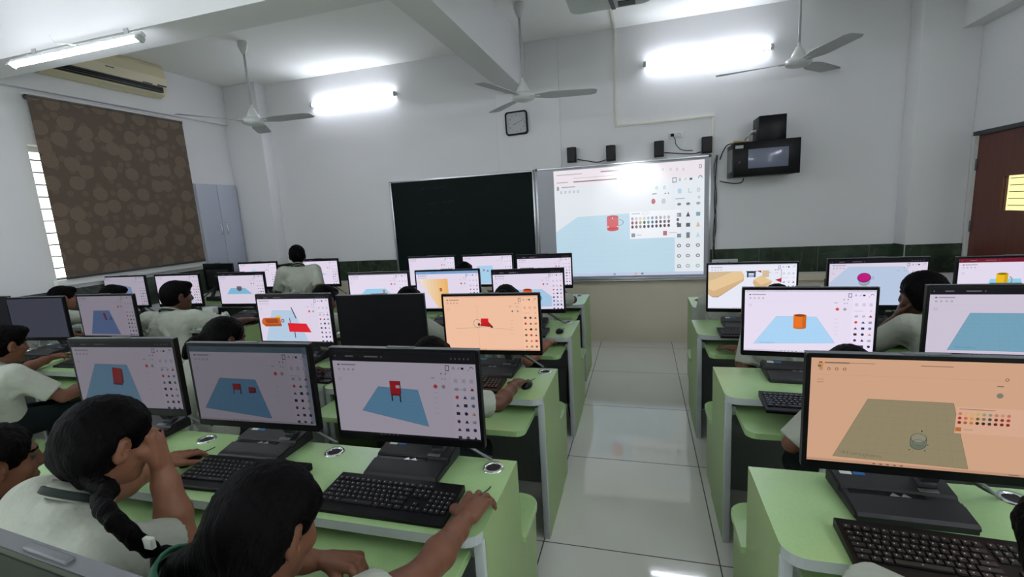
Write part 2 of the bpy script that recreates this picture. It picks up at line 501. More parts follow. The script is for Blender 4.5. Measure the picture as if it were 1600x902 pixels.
# ------------------------------------------------------------------ wall fittings
# roller blind
t = thing('roller_blind', 'brown roller blind with ring pattern pulled down over the left window', 'blind', (XL, 3.84, 0))
b = MB()
vs = []; fs = []
NZ, NY = 10, 8
for i in range(NZ + 1):
    for j in range(NY + 1):
        z = 1.215 + (2.9 - 1.215) * i / NZ
        y = -.745 + 1.49 * j / NY
        vs.append((.075 + .006 * math.sin(j * 1.1) * (1 - i / NZ), y, z))
for i in range(NZ):
    for j in range(NY):
        a = i * (NY + 1) + j
        fs.append((a, a + 1, a + NY + 2, a + NY + 1))
n0 = len(vs); vs2 = vs + [(x - .002, y, z) for x, y, z in vs]
fs2 = fs + [tuple(n0 + q for q in f[::-1]) for f in fs]
b.add(vs2, fs2, MT['blind'], smooth=True); b.build('fabric', t)
b = MB(); b.box(.003, .085, -.755, .755, 2.895, 2.915, MT['offwhite'], bev=.004); b.lathe([(.024, -.75), (.024, .75)], MT['dgrey'], 16, c=(.052, 0, 2.878), axis='y'); b.build('head_rail', t)
b = MB(); b.box(.068, .084, -.745, .745, 1.2, 1.222, MT['dgrey'], bev=.003); b.build('bottom_bar', t)

# air conditioner on the left wall
t = thing('air_conditioner', 'cream split air conditioner mounted high on the left wall above the blind', 'air conditioner', (XL, 3.78, 3.1))
b = MB(); L = .57
prof = [(0, 0.02), (.10, 0), (.17, .03), (.215, .10), (.225, .2), (.21, .30), (.18, .345), (0, .35)]
b.prism(prof, -L, L, MT['cream'], axis='y'); bo = b.build('casing', t)
# prism axis y takes (x,z)
b = MB(); b.box(.15, .222, -.50, .52, .045, .105, MT['black'], bev=.004); vo = b.build('air_outlet', t)
for k in range(3):
    l = MB(); l.box(.19, .226, -.50, .52, .052 + .02 * k, .057 + .02 * k, MT['mgrey'] if k != 1 else MT['dgrey']); l.build('louver', vo)
b = MB(); b.box(.222, .2285, -.06, .02, .175, .185, MT['mgrey']); b.box(.221, .2275, .30, .40, .108, .116, MT['dgrey']); b.box(.221, .2275, .46, .56, .108, .122, MT['dgrey']); b.build('marking', t)
b = MB(); b.box(.05, .16, -L, L, .348, .355, MT['dgrey']); b.build('intake_grille', t)
b = MB(); b.prism([(0, .02), (.10, 0), (.17, .03), (.16, .08), (0, .09)], -L - .012, -L, MT['lgrey'], axis='y'); b.build('end_cap', t)

# steel cabinet set in the left wall
t = thing('wall_cabinet', 'pale lilac steel wall cabinet with two doors beside the blind', 'cabinet', (XL, 4.97, 1.0))
b = MB(); b.box(.0, .02, -.32, .30, 0, 1.17, MT['lilac']); b.build('cabinet_frame', t)
for s in (-1, 1):
    c = -.16 if s < 0 else .145
    b = MB(); b.box(.02, .036, c - .15, c + .15, .015, 1.155, MT['lilac'], bev=.003); dd = b.build('door', t)
    h = MB(); hy = -.01 + s * .045
    h.tube(spline([(.036, hy, .52), (.062, hy, .53), (.062, hy, .66), (.036, hy, .67)], 14), .006, MT['chrome']); h.build('handle', dd)

# blackboard
t = thing('chalkboard', 'dark green chalkboard in a thin aluminium frame with faint chalk writing', 'chalkboard', (-2.146, YB - .024, .755))
b = MB(); b.box(-.93, .93, -.016, .022, .01, 1.29, MT['chalkboard']); b.build('writing_surface', t)
for (x0, x1, z0, z1) in ((-.945, -.922, 0, 1.3), (.922, .945, 0, 1.3), (-.945, .945, 1.278, 1.3), (-.945, .945, 0, .022)):
    b = MB(); b.box(x0, x1, -.022, .022, z0, z1, MT['silver'], bev=.003); b.build('frame_rail', t)
b = MB()
random.seed(11)
def scribble(x, z, n, s):
    for k in range(n):
        q = [(x + k * s * .8 + random.uniform(-.2, .2) * s, -.0175, z + random.uniform(-.5, .5) * s) for _ in range(4)]
        b.tube(spline(q, 8), .0014, MT['chalk'], n=4)
scribble(-.50, 1.18, 12, .035); scribble(-.42, .99, 4, .035); scribble(-.2, 1.0, 5, .035); scribble(-.2, .86, 3, .03); scribble(-.42, .88, 2, .03)
b.build('chalk_writing', t)

# ------------------------------------------------------------------ lights of the room
def tube_light(name, label, loc, rotz, L, strength, wire=True, tilt=0):
    """wall batten: local x along the tube, -y away from the wall"""
    t = thing(name, label, 'light', loc, rotz, 'white tube lights')
    b = MB(); b.box(-L / 2 - .02, L / 2 + .02, -.034, 0, -.018, .018, MT['offwhite'], bev=.004); b.build('fixture', t)
    tm = bpy.data.materials.get('lit tube %g' % strength) or emis('lit tube %g' % strength, (238, 244, 255), strength)
    b = MB(); n_ = 14; vs = []; fs = []
    for x_ in (-L / 2, L / 2):                       # half-round diffuser that throws its light away from the wall
        for k in range(n_ + 1):
            a_ = math.radians(-72 + 144 * k / n_); vs.append((x_, -.034 - .022 * math.cos(a_), .022 * math.sin(a_)))
    fs = [(k, k + 1, n_ + 2 + k, n_ + 1 + k) for k in range(n_)] + [tuple(range(n_ + 1))[::-1], tuple(range(n_ + 1, 2 * n_ + 2))]
    b.add(vs, fs, tm, smooth=False); b.build('tube', t)
    for s in (-1, 1):
        b = MB(); b.box(s * L / 2 - .014 if s > 0 else -L / 2 - .016, s * L / 2 + .016 if s > 0 else -L / 2 + .014, -.06, -.03, -.026, .026, MT['lgrey'], bev=.004); b.build('end_cap', t)
    if wire:
        b = MB(); b.tube(spline([(.05, -.01, .02), (.02, -.03, .06), (-.04, -.03, .08), (-.05, -.005, .12)], 14), .004, MT['white']); b.build('supply_wire', t)
    if tilt:
        for c_ in t.children: c_.rotation_euler = (math.radians(tilt), 0, 0); c_.location = (0, -.03, -.01)
    return t
TS = 45.0
tube_light('tube_light', 'lit tube light on the back wall left of the clock', (-3.5, YB, 3.10), 0, 1.2, TS)
tube_light('tube_light', 'lit tube light on the back wall above the whiteboard', (.655, YB, 3.04), 0, 1.2, TS)
tl3 = tube_light('tube_light', 'lit tube light on the cross beam in front of the air conditioner', (-3.74, 2.54, 2.893), 0, 1.24, TS, tilt=60)
for x_ in (-.45, .45):
    b = MB(); b.box(x_ - .02, x_ + .02, -.006, .0, .0, .055, MT['lgrey']); b.build('mounting_bracket', tl3)

# ceiling fans
def fan(name, label, x, y, zh, angs):
    t = thing(name, label, 'fan', (x, y, ZC), 0, 'ceiling fans')
    H = ZC - zh
    b = MB(); b.lathe([(.045, 0), (.05, -.01), (.047, -.05), (.028, -.10), (.016, -.125)], MT['offwhite'], 20); b.build('canopy', t)
    b = MB(); b.tube([(0, 0, -.11), (0, 0, -H + .13)], .011, MT['lgrey'], 10); b.build('down_rod', t)
    b = MB(); b.lathe([(.013, -H + .17), (.013, -H + .14), (.022, -H + .135), (.06, -H + .06), (.062, -H + .035)], MT['offwhite'], 20); b.build('lower_canopy', t)
    b = MB(); b.lathe([(.02, -H + .05), (.075, -H + .04), (.105, -H + .02), (.11, -H), (.10, -H - .022), (.06, -H - .036), (.0, -H - .04)], MT['offwhite'], 28, cap=False); b.build('motor_housing', t)
    for a in angs:
        b = MB()
        tl = .58
        pts = []
        vs = []; n = 12
        for k in range(n + 1):
            s = k / n
            r = .10 + tl * s
            wdt = .028 + .045 * min(1, s * 3.5) if s < .94 else .05
            tw = math.radians(13) * (1 - .5 * s)
            for q in (-1, 1):
                vs.append((r, q * wdt * math.cos(tw), -q * wdt * math.sin(tw) - .004 * 0 + .0))
        lo = [(x_, y_, z_ - .003) for x_, y_, z_ in vs]
        fs = []
        for k in range(n):
            a0 = 2 * k
            fs.append((a0, a0 + 1, a0 + 3, a0 + 2))
        N = len(vs)
        fs2 = [tuple(N + i for i in f_[::-1]) for f_ in fs]
        sides = []
        for k in range(n):
            sides += [(2 * k, 2 * k + 2, N + 2 * k + 2, N + 2 * k), (2 * k + 1, N + 2 * k + 1, N + 2 * k + 3, 2 * k + 3)]
        sides += [(0, N, N + 1, 1), (2 * n, 2 * n + 1, N + 2 * n + 1, N + 2 * n)]
        b.xf = Matrix.Translation((0, 0, -H + .005)) @ Matrix.Rotation(a, 4, 'Z')
        b.add(vs + lo, fs + fs2 + sides, MT['lgrey'])
        b.box(.07, .16, -.018, .018, -.006, .004, MT['offwhite'])
        b.build('blade', t)
    return t
fan('ceiling_fan', 'white ceiling fan above the left desks, before the left tube light', -3.87, 4.15, 2.67, [math.radians(a) for a in (4, 124, 244)])
fan('ceiling_fan', 'white ceiling fan hanging beside the centre beam above the clock', -1.05, 4.44, 2.64, [math.radians(a) for a in (12, 132, 252)])
fan('ceiling_fan', 'white ceiling fan at the right above the network rack', 1.375, 4.98, 2.76, [math.radians(a) for a in (48, 168, 288)])

# clock
t = thing('wall_clock', 'square wall clock with rounded black frame above the chalkboard', 'clock', (-1.375, YB - .022, 2.592), 0)
t.rotation_euler = (math.radians(-3), math.radians(-1.5), 0)
b = MB()
o_, i_ = rrect(-.132, .132, -.132, .132, .035), rrect(-.117, .117, -.117, .117, .026)
n = len(o_)
vs = [(x, -.035, z) for x, z in o_] + [(x, -.04, z) for x, z in i_] + [(x, 0, z) for x, z in o_] + [(x, -.02, z) for x, z in i_]
fs = []
for k in range(n):
    k2 = (k + 1) % n
    fs += [(k, k2, n + k2, n + k), (k, 2 * n + k, 2 * n + k2, k2), (n + k, n + k2, 3 * n + k2, 3 * n + k)]
b.add(vs, fs, MT['black']); b.build('clock_frame', t)
face = mat('glossy white clock dial', (196, 196, 200), .08, coat=1.0)
b = MB(); b.prism(rrect(-.118, .118, -.118, .118, .026), -.022, -.002, face, axis='y'); dial = b.build('dial', t)
b = MB()
for k in range(1, 13):
    tv, tf = text_polys(str(k), .026)
    a = PI / 2 - k * PI / 6
    b.add([(x + .092 * math.cos(a), -.0225, y + .092 * math.sin(a)) for x, y in tv], tf, MT['marker'])
b.build('numerals', t)
for nm, a, L, w_ in (('hour_hand', 200, .05, .004), ('minute_hand', 20, .075, .003)):
    b = MB(); a = math.radians(a)
    b.xf = Matrix.Rotation(-a, 4, 'Y'); b.box(0, L, -.0245, -.0232, -w_ / 2, w_ / 2, MT['black']); b.build(nm, t)

# cable trunking, socket, speakers, rack
t = thing('cable_trunking', 'cream plastic cable trunking running from the projector down the back wall', 'trunking', (-.24, YB, 2.45))
b = MB()
b.box(-.028, .0, -.014, 0, .02, 1.0, MT['trunk'], bev=.002)
b.build('upright_run', t)
b = MB(); b.box(-.028, .985, -.014, 0, -.012, .014, MT['trunk'], bev=.002); b.build('level_run', t)
b = MB(); b.box(.96, .985, -.014, 0, -.375, -.012, MT['trunk'], bev=.002); b.build('drop_run', t)
b = MB(); b.box(-.028, .0, -2.40, -.014, .986, 1.0, MT['trunk'], bev=.002); b.build('ceiling_run', t)

t = thing('wall_socket', 'white wall socket plate with a black plug above the whiteboard', 'socket', (.365, YB, 2.295))
b = MB(); b.box(-.075, .075, -.012, 0, -.036, .036, MT['white'], bev=.004); b.build('plate', t)
b = MB(); b.box(-.055, -.02, -.04, -.012, -.015, .015, MT['black'], bev=.004); b.tube(spline([(-.03, -.035, -.012), (-.01, -.05, -.05), (0, -.03, -.10), (.06, -.02, -.16), (.17, -.02, -.175)], 24), .004, MT['cableb']); b.build('plug', t)
for k, (x, z) in enumerate(((.015, .012), (.035, .012), (.05, .0), (.02, -.014), (.045, -.018))):
    b = MB(); b.box(x - .006, x + .006, -.018, -.012, z - .006, z + .006, MT['offwhite'], bev=.002); b.build('switch', t)

t = thing('wall_socket', 'white socket plate on the marble band behind the right desks', 'socket', (.865, YB - .015, .905))
b = MB(); b.box(-.13, .13, -.012, 0, -.04, .04, MT['offwhite'], bev=.004); b.build('plate', t)
for x in (-.07, .04):
    b = MB(); b.lathe([(.018, 0), (.018, .03), (.012, .035)], MT['black'], 14, c=(x, -.045, -.005), axis='y'); b.build('plug', t)

sp_lab = ['small black loudspeaker above the left corner of the whiteboard', 'small black loudspeaker above the whiteboard, second from the chalkboard',
          'small black loudspeaker above the whiteboard, left of the wall socket', 'small black loudspeaker right of the wall socket, at the trunking drop']
sp0 = None
for k, (x, z) in enumerate(((-.75, 2.098), (-.317, 2.08), (.19, 2.078), (.668, 2.076))):
    if sp0 is None:
        sp0 = thing('loudspeaker', sp_lab[0], 'speaker', (x, YB, z), 0, 'small loudspeakers above the whiteboard')
        b = MB(); b.box(-.05, .05, -.085, -.01, 0, .165, MT['black'], bev=.006); b.build('cabinet', sp0)
        b = MB(); b.box(-.044, .044, -.0905, -.085, .012, .155, MT['blackm'], bev=.003); b.build('grille', sp0)
        b = MB(); b.lathe([(.006, -.015), (.006, 0)], MT['chrome'], 8, c=(0, 0, .175), axis='y'); b.box(-.02, .02, -.012, 0, .05, .11, MT['dgrey']); b.build('bracket', sp0)
    else:
        dup(sp0, sp_lab[k], (x, YB, z))
cab = [('black speaker cable drooping from the leftmost loudspeaker to the board', [(-.694, YB - .04, 2.13), (-.6, YB - .02, 2.11), (-.47, YB - .02, 2.082), (-.375, YB - .02, 2.10)]),
       ('black speaker cable along the board top from the third loudspeaker', [(.247, YB - .04, 2.12), (.38, YB - .09, 2.095), (.52, YB - .09, 2.078), (.61, YB - .09, 2.09)]),
       ('black cable bundle hanging down the right side of the whiteboard', [(.775, YB - .03, 2.05), (.765, YB - .02, 1.9), (.755, YB - .02, 1.6), (.765, YB - .02, 1.3), (.755, YB - .03, 1.08), (.76, YB - .035, .96)]),
       ('loose black cable sagging under the network rack', [(.80, YB - .03, 1.78), (.84, YB - .05, 1.765), (.93, YB - .08, 1.745), (1.0, YB - .1, 1.75), (1.02, YB - .1, 1.79)]),
       ('black cable running from the board corner up onto the network rack', [(.80, YB - .03, 2.00), (.83, YB - .03, 2.08), (.87, YB - .06, 2.14), (.95, YB - .06, 2.135), (1.07, YB - .06, 2.132)])]
for lb, p in cab:
    b = MB()
    b.tube(spline(p, 40), .0055, MT['cableb'], n=6)
    if 'bundle' in lb:
        b.tube(spline([(x + .02 * math.sin(9 * z), y, z) for x, y, z in p], 40), .005, MT['cableb'], n=6)
        b.tube(spline([(x - .018 * math.sin(7 * z + 1), y - .01, z) for x, y, z in p], 40), .004, MT['cable'], n=6)
    o = b.build('cable'); tag(o, lb, 'cable')

t = thing('network_rack', 'black wall mounted network rack with a glass front right of the whiteboard', 'rack', (1.165, YB, 1.80))
b = MB(); b.box(-.29, .29, -.34, 0, 0, .32, MT['black'], bev=.004); b.build('enclosure', t)
b = MB(); b.box(-.292, .292, -.36, -.34, -.004, .324, MT['black'], bev=.004); dr = b.build('door', t)
b = MB(); b.box(-.16, .19, -.364, -.36, .07, .25, mat('tinted rack glass', (112, 116, 136), .12), bev=.002); b.build('window', dr)
b = MB(); b.lathe([(.012, 0), (.012, .008)], MT['dgrey'], 12, c=(-.235, -.368, .13), axis='y'); b.build('lock', dr)
b = MB(); b.box(-.275, -.205, -.3625, -.36, .265, .295, MT['tag']); b.build('name_tag', dr)
b = MB(); b.box(-.296, -.29, -.30, -.05, .05, .27, MT['board_back']); b.build('side_panel', t)
t = thing('equipment_box', 'tall black equipment box standing on top of the network rack', 'box', (1.225, YB - .18, 2.12))
b = MB(); b.box(-.12, .12, -.12, .14, .004, .24, MT['black'], bev=.005); b.build('case', t)
b = MB(); b.box(-.128, -.12, -.02, .08, .10, .13, MT['lgrey']); b.tube(spline([(-.12, 0, .12), (-.17, 0, .1), (-.175, .01, .05), (-.15, .02, .01)], 12), .012, MT['lgrey']); b.tube(spline([(-.12, .02, .11), (-.2, .02, .06), (-.22, .02, .01)], 12), .004, MT['cableb']); b.build('cable_plug', t)
t = thing('cable_coil', 'small yellow cable loop lying on the network rack', 'cable', (.94, YB - .22, 2.127))
b = MB(); b.tube(spline([(-.08, 0, .006), (-.02, .02, .012), (.06, .0, .01), (.1, -.03, .008), (.03, -.05, .012), (-.05, -.03, .02)], 24), .006, MT['cabley']); b.build('loop', t)

# projector under the ceiling
t = thing('ceiling_projector', 'grey projector hanging from the ceiling at the top of the view', 'projector', (-.085, 1.50, 2.20))
b = MB()
q = rrect(-.125, .125, -.09, .105, .032, corners=(1, 1, 1, 1))
b.prism(q, 0, .075, MT['lgrey'], bev=.010, smooth=False); b.build('casing', t)
b = MB(); b.prism([(-.012, -.085), (.0, -.085), (.016, .10), (.004, .10)], -.0015, .003, MT['dgrey']); b.build('seam', t)
b = MB(); b.box(.024, .075, .05, .085, -.002, .004, MT['black']); b.build('vent', t)
b = MB(); b.lathe([(.024, 0), (.028, .012), (.024, .02)], MT['black'], 20, c=(-.03, .098, .036), axis='y'); b.build('lens', t)
b = MB(); b.tube([(0, -.02, .07), (0, -.02, 1.245)], .018, MT['white'], 14); b.lathe([(.06, 1.235), (.06, 1.25)], MT['white'], 20, c=(0, -.02, 0)); b.build('ceiling_mount', t)

sl = bpy.data.lights.new('projector_lamp', 'SPOT'); sl.energy = 190; sl.spot_size = math.radians(15); sl.spot_blend = .4; sl.shadow_soft_size = .03
lo_ = bpy.data.objects.new('projector_lamp', sl); COL.objects.link(lo_); lo_.parent = t; lo_.location = (-.03, .125, .036)
lo_.rotation_euler = (Vector((-.09, YB, 1.62)) - Vector((-.115, 1.625, 2.236))).to_track_quat('-Z', 'Y').to_euler()
# ------------------------------------------------------------------ desks
ZT = 0.735
ZS = ZT + 0.0007          # where things rest on the laminate
def tabletop_mesh(xl, xr, yf, yb):
    b = MB()
    pts = rrect(xl, xr, yf, yb, .055, 6, (1, 1, 0, 0))
    n = len(pts); z0, z1 = ZT - .03, ZT
    ins = []
    b.add([(x, y, z1) for x, y in pts], [tuple(range(n))], MT['green'])
    b.add([(x, y, z0) for x, y in pts], [tuple(range(n))[::-1]], MT['green_side'])
    for i in range(n):
        a, c = pts[i], pts[(i + 1) % n]
        ny = -(c[0] - a[0])
        front = (c[0] - a[0]) > 0.35 * abs(c[1] - a[1]) and a[1] < yf + .06
        b.add([(*a, z0), (*c, z0), (*c, z1), (*a, z1)], [(0, 1, 2, 3)], MT['edge'] if front else MT['green_side'])
    return b

def desk(label, xl, xr, yf, yb, grommets=(), supports=(), bench=True, tray=True, bench_d=.26, over=.014):
    cx = (xl + xr) / 2
    t = thing('computer_desk', label, 'desk', (cx, yf, 0), 0, 'green computer desks with benches')
    a, c, d = xl - cx, xr - cx, yb - yf
    tabletop_mesh(a, c, 0, d).build('tabletop', t)
    for s, x0 in ((-1, a), (1, c - .03)):
        b = MB(); b.box(x0, x0 + .03, .05, d, 0.0, ZT - .03, MT['green_side']); pn = b.build('end_panel', t)
        b = MB(); b.box(x0, x0 + .03, .032, .05, 0.0, ZT - .03, MT['edge'], bev=.003); b.build('edge_strip', pn)
    for x in supports:
        b = MB(); b.box(x - cx - .015, x - cx + .015, .05, d - .04, 0.0, ZT - .03, MT['green_side']); pn = b.build('middle_panel', t)
        b = MB(); b.box(x - cx - .015, x - cx + .015, .034, .05, 0.0, ZT - .03, MT['edge'], bev=.003); b.build('edge_strip', pn)
    b = MB(); b.box(a + .03, c - .03, d - .03, d - .012, .06, ZT - .03, MT['board_back']); b.build('back_panel', t)
    if tray:
        b = MB()
        pts = rrect(a + .05, c - .05, -.165, .24, .045, 5, (1, 1, 0, 0))
        b.prism(pts, .632, .66, MT['green'], bev=.002); b.build('keyboard_tray', t)
        for x0 in (a + .032, c - .05):
            b = MB(); b.box(x0, x0 + .018, .06, .25, .63, .672, MT['silver']); b.build('tray_rail', t)
    for x in grommets:
        b = MB(); b.lathe([(.024, .0008), (.026, .005), (.034, .005), (.037, .0005)], MT['chrome'], 24, cap=False); gm = b.build('cable_grommet', t, loc=(x - cx, d - .055, ZT))
        b = MB(); b.lathe([(.0, .0012), (.0255, .0012)], MT['hole'], 20, cap=False); b.build('hole', gm)
    if bench:
        b = MB()
        pts = rrect(a - over, c + over, d + .002, d + bench_d, .075, 6, (0, 0, 1, 1))
        b.prism(pts, .412, .437, MT['green'], bev=.002); b.build('bench_seat', t)
        for x0 in (a + .004, c - .034):
            b = MB(); b.prism([(d + .002, 0), (d + bench_d - .06, 0), (d + bench_d - .02, .412), (d + .002, .412)], x0, x0 + .03, MT['green_side'], axis='x'); b.build('bench_support', t)
    return t

desk('green desk at the front left edge of the view under the grey computer back', -2.35, -.45, -.02, .42, bench_d=.24, tray=False)
desk('nearest green desk on the left of the aisle with three lit computers and two keyboards', -2.28, -.43, 1.03, 1.435, grommets=(-.50, -1.135, -1.757), supports=(-1.64,))
desk('green desk left of the aisle in the second row, under the switched off computer', -1.645, -.45, 1.955, 2.385, grommets=(-.51, -1.16), over=-.002)
desk('green single desk in the second row under the computer showing orange and red blocks', -2.345, -1.66, 1.955, 2.385, grommets=(-1.80,), over=-.002)
desk('green desk left of the aisle in the third row, under the orange cup screen', -2.45, -.468, 2.995, 3.48, grommets=(-.555, -1.2, -1.85))
desk('green desk left of the aisle in the last row before the chalkboard', -2.40, -.505, 4.06, 4.555, grommets=(-.60, -1.25, -1.9), bench=False)
desk('green desk at the left edge whose bench the reaching boy sits on', -5.2, -3.35, 1.03, 1.435)
desk('green single desk at the left edge in front of the reaching boy', -4.0, -3.42, 1.99, 2.45, grommets=(-3.44,), over=-.002)
desk('green desk beside the left wall in the second row under a dark computer', -5.36, -4.02, 1.99, 2.45, grommets=(-4.7, -4.1), over=-.002)
desk('green desk in the third row under the blind with papers on it', -5.36, -3.33, 3.04, 3.52, grommets=(-4.85, -4.21), bench_d=.2)
desk('green desk in the far left corner below the wall cabinet', -5.36, -3.45, 4.1, 4.6, bench=False, tray=False)
desk('green desk at the bottom right corner behind the camera side', .36, 2.4, .07, .50, bench_d=.24, tray=False)
desk('nearest green desk on the right of the aisle under the large peach screen', .325, 2.38, 1.125, 1.53, grommets=(.98,), supports=(1.6,))
desk('second green desk on the right of the aisle under the orange mug screen', .35, 2.38, 2.09, 2.50, grommets=(1.05,))
desk('third green desk on the right of the aisle under the tan prism screen', .343, 2.38, 3.105, 3.525, grommets=(.95,))
desk('last green desk on the right of the aisle below the marble band', .395, 2.38, 3.93, 4.39, bench=False, tray=False)

# ------------------------------------------------------------------ computers
CW, CH = .54, .333
PX0, PX1, PZ0, PZ1 = -.258, .258, .026, .321      # lit picture in housing coordinates
def make_computer():
    t = thing('desktop_computer', 'x', 'computer', (0, 0, ZS), 0, 'all in one desktop computers')
    # base: origin of the thing is the middle of the base on the desk
    b = MB()
    prof = [(-.102, 0), (-.102, .016), (-.094, .024), (-.022, .034), (-.018, .028), (.004, .03), (.008, .038), (.09, .048), (.098, .042), (.098, 0)]
    bm_ = bmesh.new()
    def hw(y): return .136 + .008 * (y + .1) / .2
    ring = []
    for s in (-1, 1):
        ring.append([bm_.verts.new((s * hw(y), y, z)) for y, z in prof])
    n = len(prof)
    bm_.faces.new(ring[0]); bm_.faces.new(ring[1][::-1])
    for i in range(n): bm_.faces.new((ring[0][i], ring[1][i], ring[1][(i + 1) % n], ring[0][(i + 1) % n]))
    bmesh.ops.recalc_face_normals(bm_, faces=list(bm_.faces))
    bmesh.ops.bevel(bm_, geom=[e for e in bm_.edges if len({v.co.x > 0 for v in e.verts}) == 1], offset=.006, segments=2, affect='EDGES')
    b.bm(bm_, MT['blackm']); bs = b.build('base', t)
    b = MB(); b.box(-.118, .06, -.020, .005, .0285, .0315, MT['black']); b.build('recess', bs)
    def patch(x0, x1, y0, y1, m, nm, h=.0012):
        b = MB()
        def zz(y): return .038 + (y - .008) * .01 / .082 if y > .008 else (.024 + (y + .094) * .01 / .072)
        b.add([(x0, y0, zz(y0) + h), (x1, y0, zz(y0) + h), (x1, y1, zz(y1) + h), (x0, y1, zz(y1) + h), (x0, y0, zz(y0)), (x1, y0, zz(y0)), (x1, y1, zz(y1)), (x0, y1, zz(y1))],
              [(0, 1, 2, 3), (0, 4, 5, 1), (1, 5, 6, 2), (2, 6, 7, 3), (3, 7, 4, 0)], m)
        return b.build(nm, bs)
    patch(-.118, -.088, .058, .08, MT['sticker_w'], 'white_sticker'); patch(-.084, -.054, .058, .08, MT['sticker_b'], 'blue_sticker')
    patch(.055, .10, -.012 + .022, .022, MT['tag'], 'name_tag')
    b = MB(); tv, tf = text_polys('Lenovo', .013)
    b.add([(x + .0775, y + .016, .0388 + .0014 + (y + .008) * .122) for x, y in tv], tf, MT['marker']); b.build('tag_lettering', bs)
    b = MB()
    for x0 in (-.012, .014):
        b.prism([(x0 - .012, -.016), (x0 + .012, -.016), (x0, .0)], .0318, .0325, MT['silver'])
    b.build('emblem', bs)
    # stand arm
    b = MB()
    b.box(.062, .108, .03, .075, .03, .058, MT['dgrey'], bev=.008)
    b.prism([(.035, .05), (.062, .05), (.012, .16), (-.012, .17), (-.016, .15)], .066, .104, MT['dgrey'], axis='x')
    b.build('stand_arm', t)
    # housing (screen unit): front plane at y=-.045, lower edge .11 above the desk
    b = MB()
    q = rrect(-CW / 2, CW / 2, 0, CH, .008, 3)
    b.prism(q, 0, .022, MT['black'], axis='y', bev=.0015)
    b.box(-.20, .20, .02, .042, .05, .26, MT['blackm'], bev=.01)
    hs = b.build('housing', t, loc=(.02, -.045, .11))
    b = MB(); b.prism(rrect(-CW / 2, CW / 2, CH - .0025, CH + .0008, .001, 2), .001, .0225, MT['mgrey'], axis='y'); b.build('top_edge', hs)
    b = MB(); b.box(-.05, .05, .004, .016, CH, CH + .006, MT['mgrey'], bev=.002); b.build('webcam', hs)
    b = MB()
    b.tube(spline([(.12, .0, .14), (.16, .03, .10), (.22, .05, .05), (.262, .072, .009), (.268, .076, .0065)], 24), .0045, MT['cable'], n=6)
    b.tube(spline([(.10, .0, .14), (.15, .04, .09), (.215, .062, .04), (.262, .082, .009), (.266, .084, .0065)], 24), .004, MT['cableb'], n=6)
    b.build('power_cable', t)
    return t
pc0 = make_computer()

def srgb(c): return lin(c)
class Pic:
    def __init__(s, k=1.0, x0=PX0, x1=PX1, z0=PZ0, z1=PZ1, y=-.0006, step=.00016, m=None):
        s.b = MB(); s.k = k; s.g = (x0, x1, z0, z1, y, step); s.m = m or MT['display']
    def P(s, u, v, l):
        x0, x1, z0, z1, y, st = s.g
        return (x0 + u * (x1 - x0), y - l * st, z1 - v * (z1 - z0))
    def poly(s, pts, c, l=1):
        if len(pts) < 3: return
        ar = sum(pts[i][0] * pts[(i + 1) % len(pts)][1] - pts[(i + 1) % len(pts)][0] * pts[i][1] for i in range(len(pts)))
        if ar > 0: pts = pts[::-1]
        pts = [(min(1, max(0, u)), min(1, max(0, v))) for u, v in pts]
        cc = tuple(v * s.k for v in srgb(c))
        s.b.add([s.P(u, v, l) for u, v in pts][::1], [tuple(range(len(pts)))[::1]], s.m, col=cc)
    def rect(s, u0, v0, u1, v1, c, l=1): s.poly([(u0, v0), (u1, v0), (u1, v1), (u0, v1)], c, l)
    def ell(s, u, v, ru, c, l=2, rv=None, n=16):
        rv = rv if rv is not None else ru * 16 / 9
        s.poly([(u + ru * math.cos(2 * PI * i / n), v + rv * math.sin(2 * PI * i / n)) for i in range(n)], c, l)
    def line(s, u0, v0, u1, v1, c, l=2, w=.003):
        du, dv = (u1 - u0), (v1 - v0) * 9 / 16
        L = math.hypot(du, dv) or 1
        nu, nv = -dv / L * w / 2, du / L * w / 2 * 16 / 9
        s.poly([(u0 + nu, v0 + nv), (u1 + nu, v1 + nv), (u1 - nu, v1 - nv), (u0 - nu, v0 - nv)], c, l)
    def ring(s, u, v, ru, c, l=2, w=.006, a0=0, a1=2 * PI, n=18, rv=None):
        rv = rv if rv is not None else ru * 16 / 9
        for i in range(n):
            a, b = a0 + (a1 - a0) * i / n, a0 + (a1 - a0) * (i + 1) / n
            k = 1 - w / ru
            s.poly([(u + ru * math.cos(a), v + rv * math.sin(a)), (u + ru * math.cos(b), v + rv * math.sin(b)), (u + ru * k * math.cos(b), v + rv * k * math.sin(b)), (u + ru * k * math.cos(a), v + rv * k * math.sin(a))], c, l)

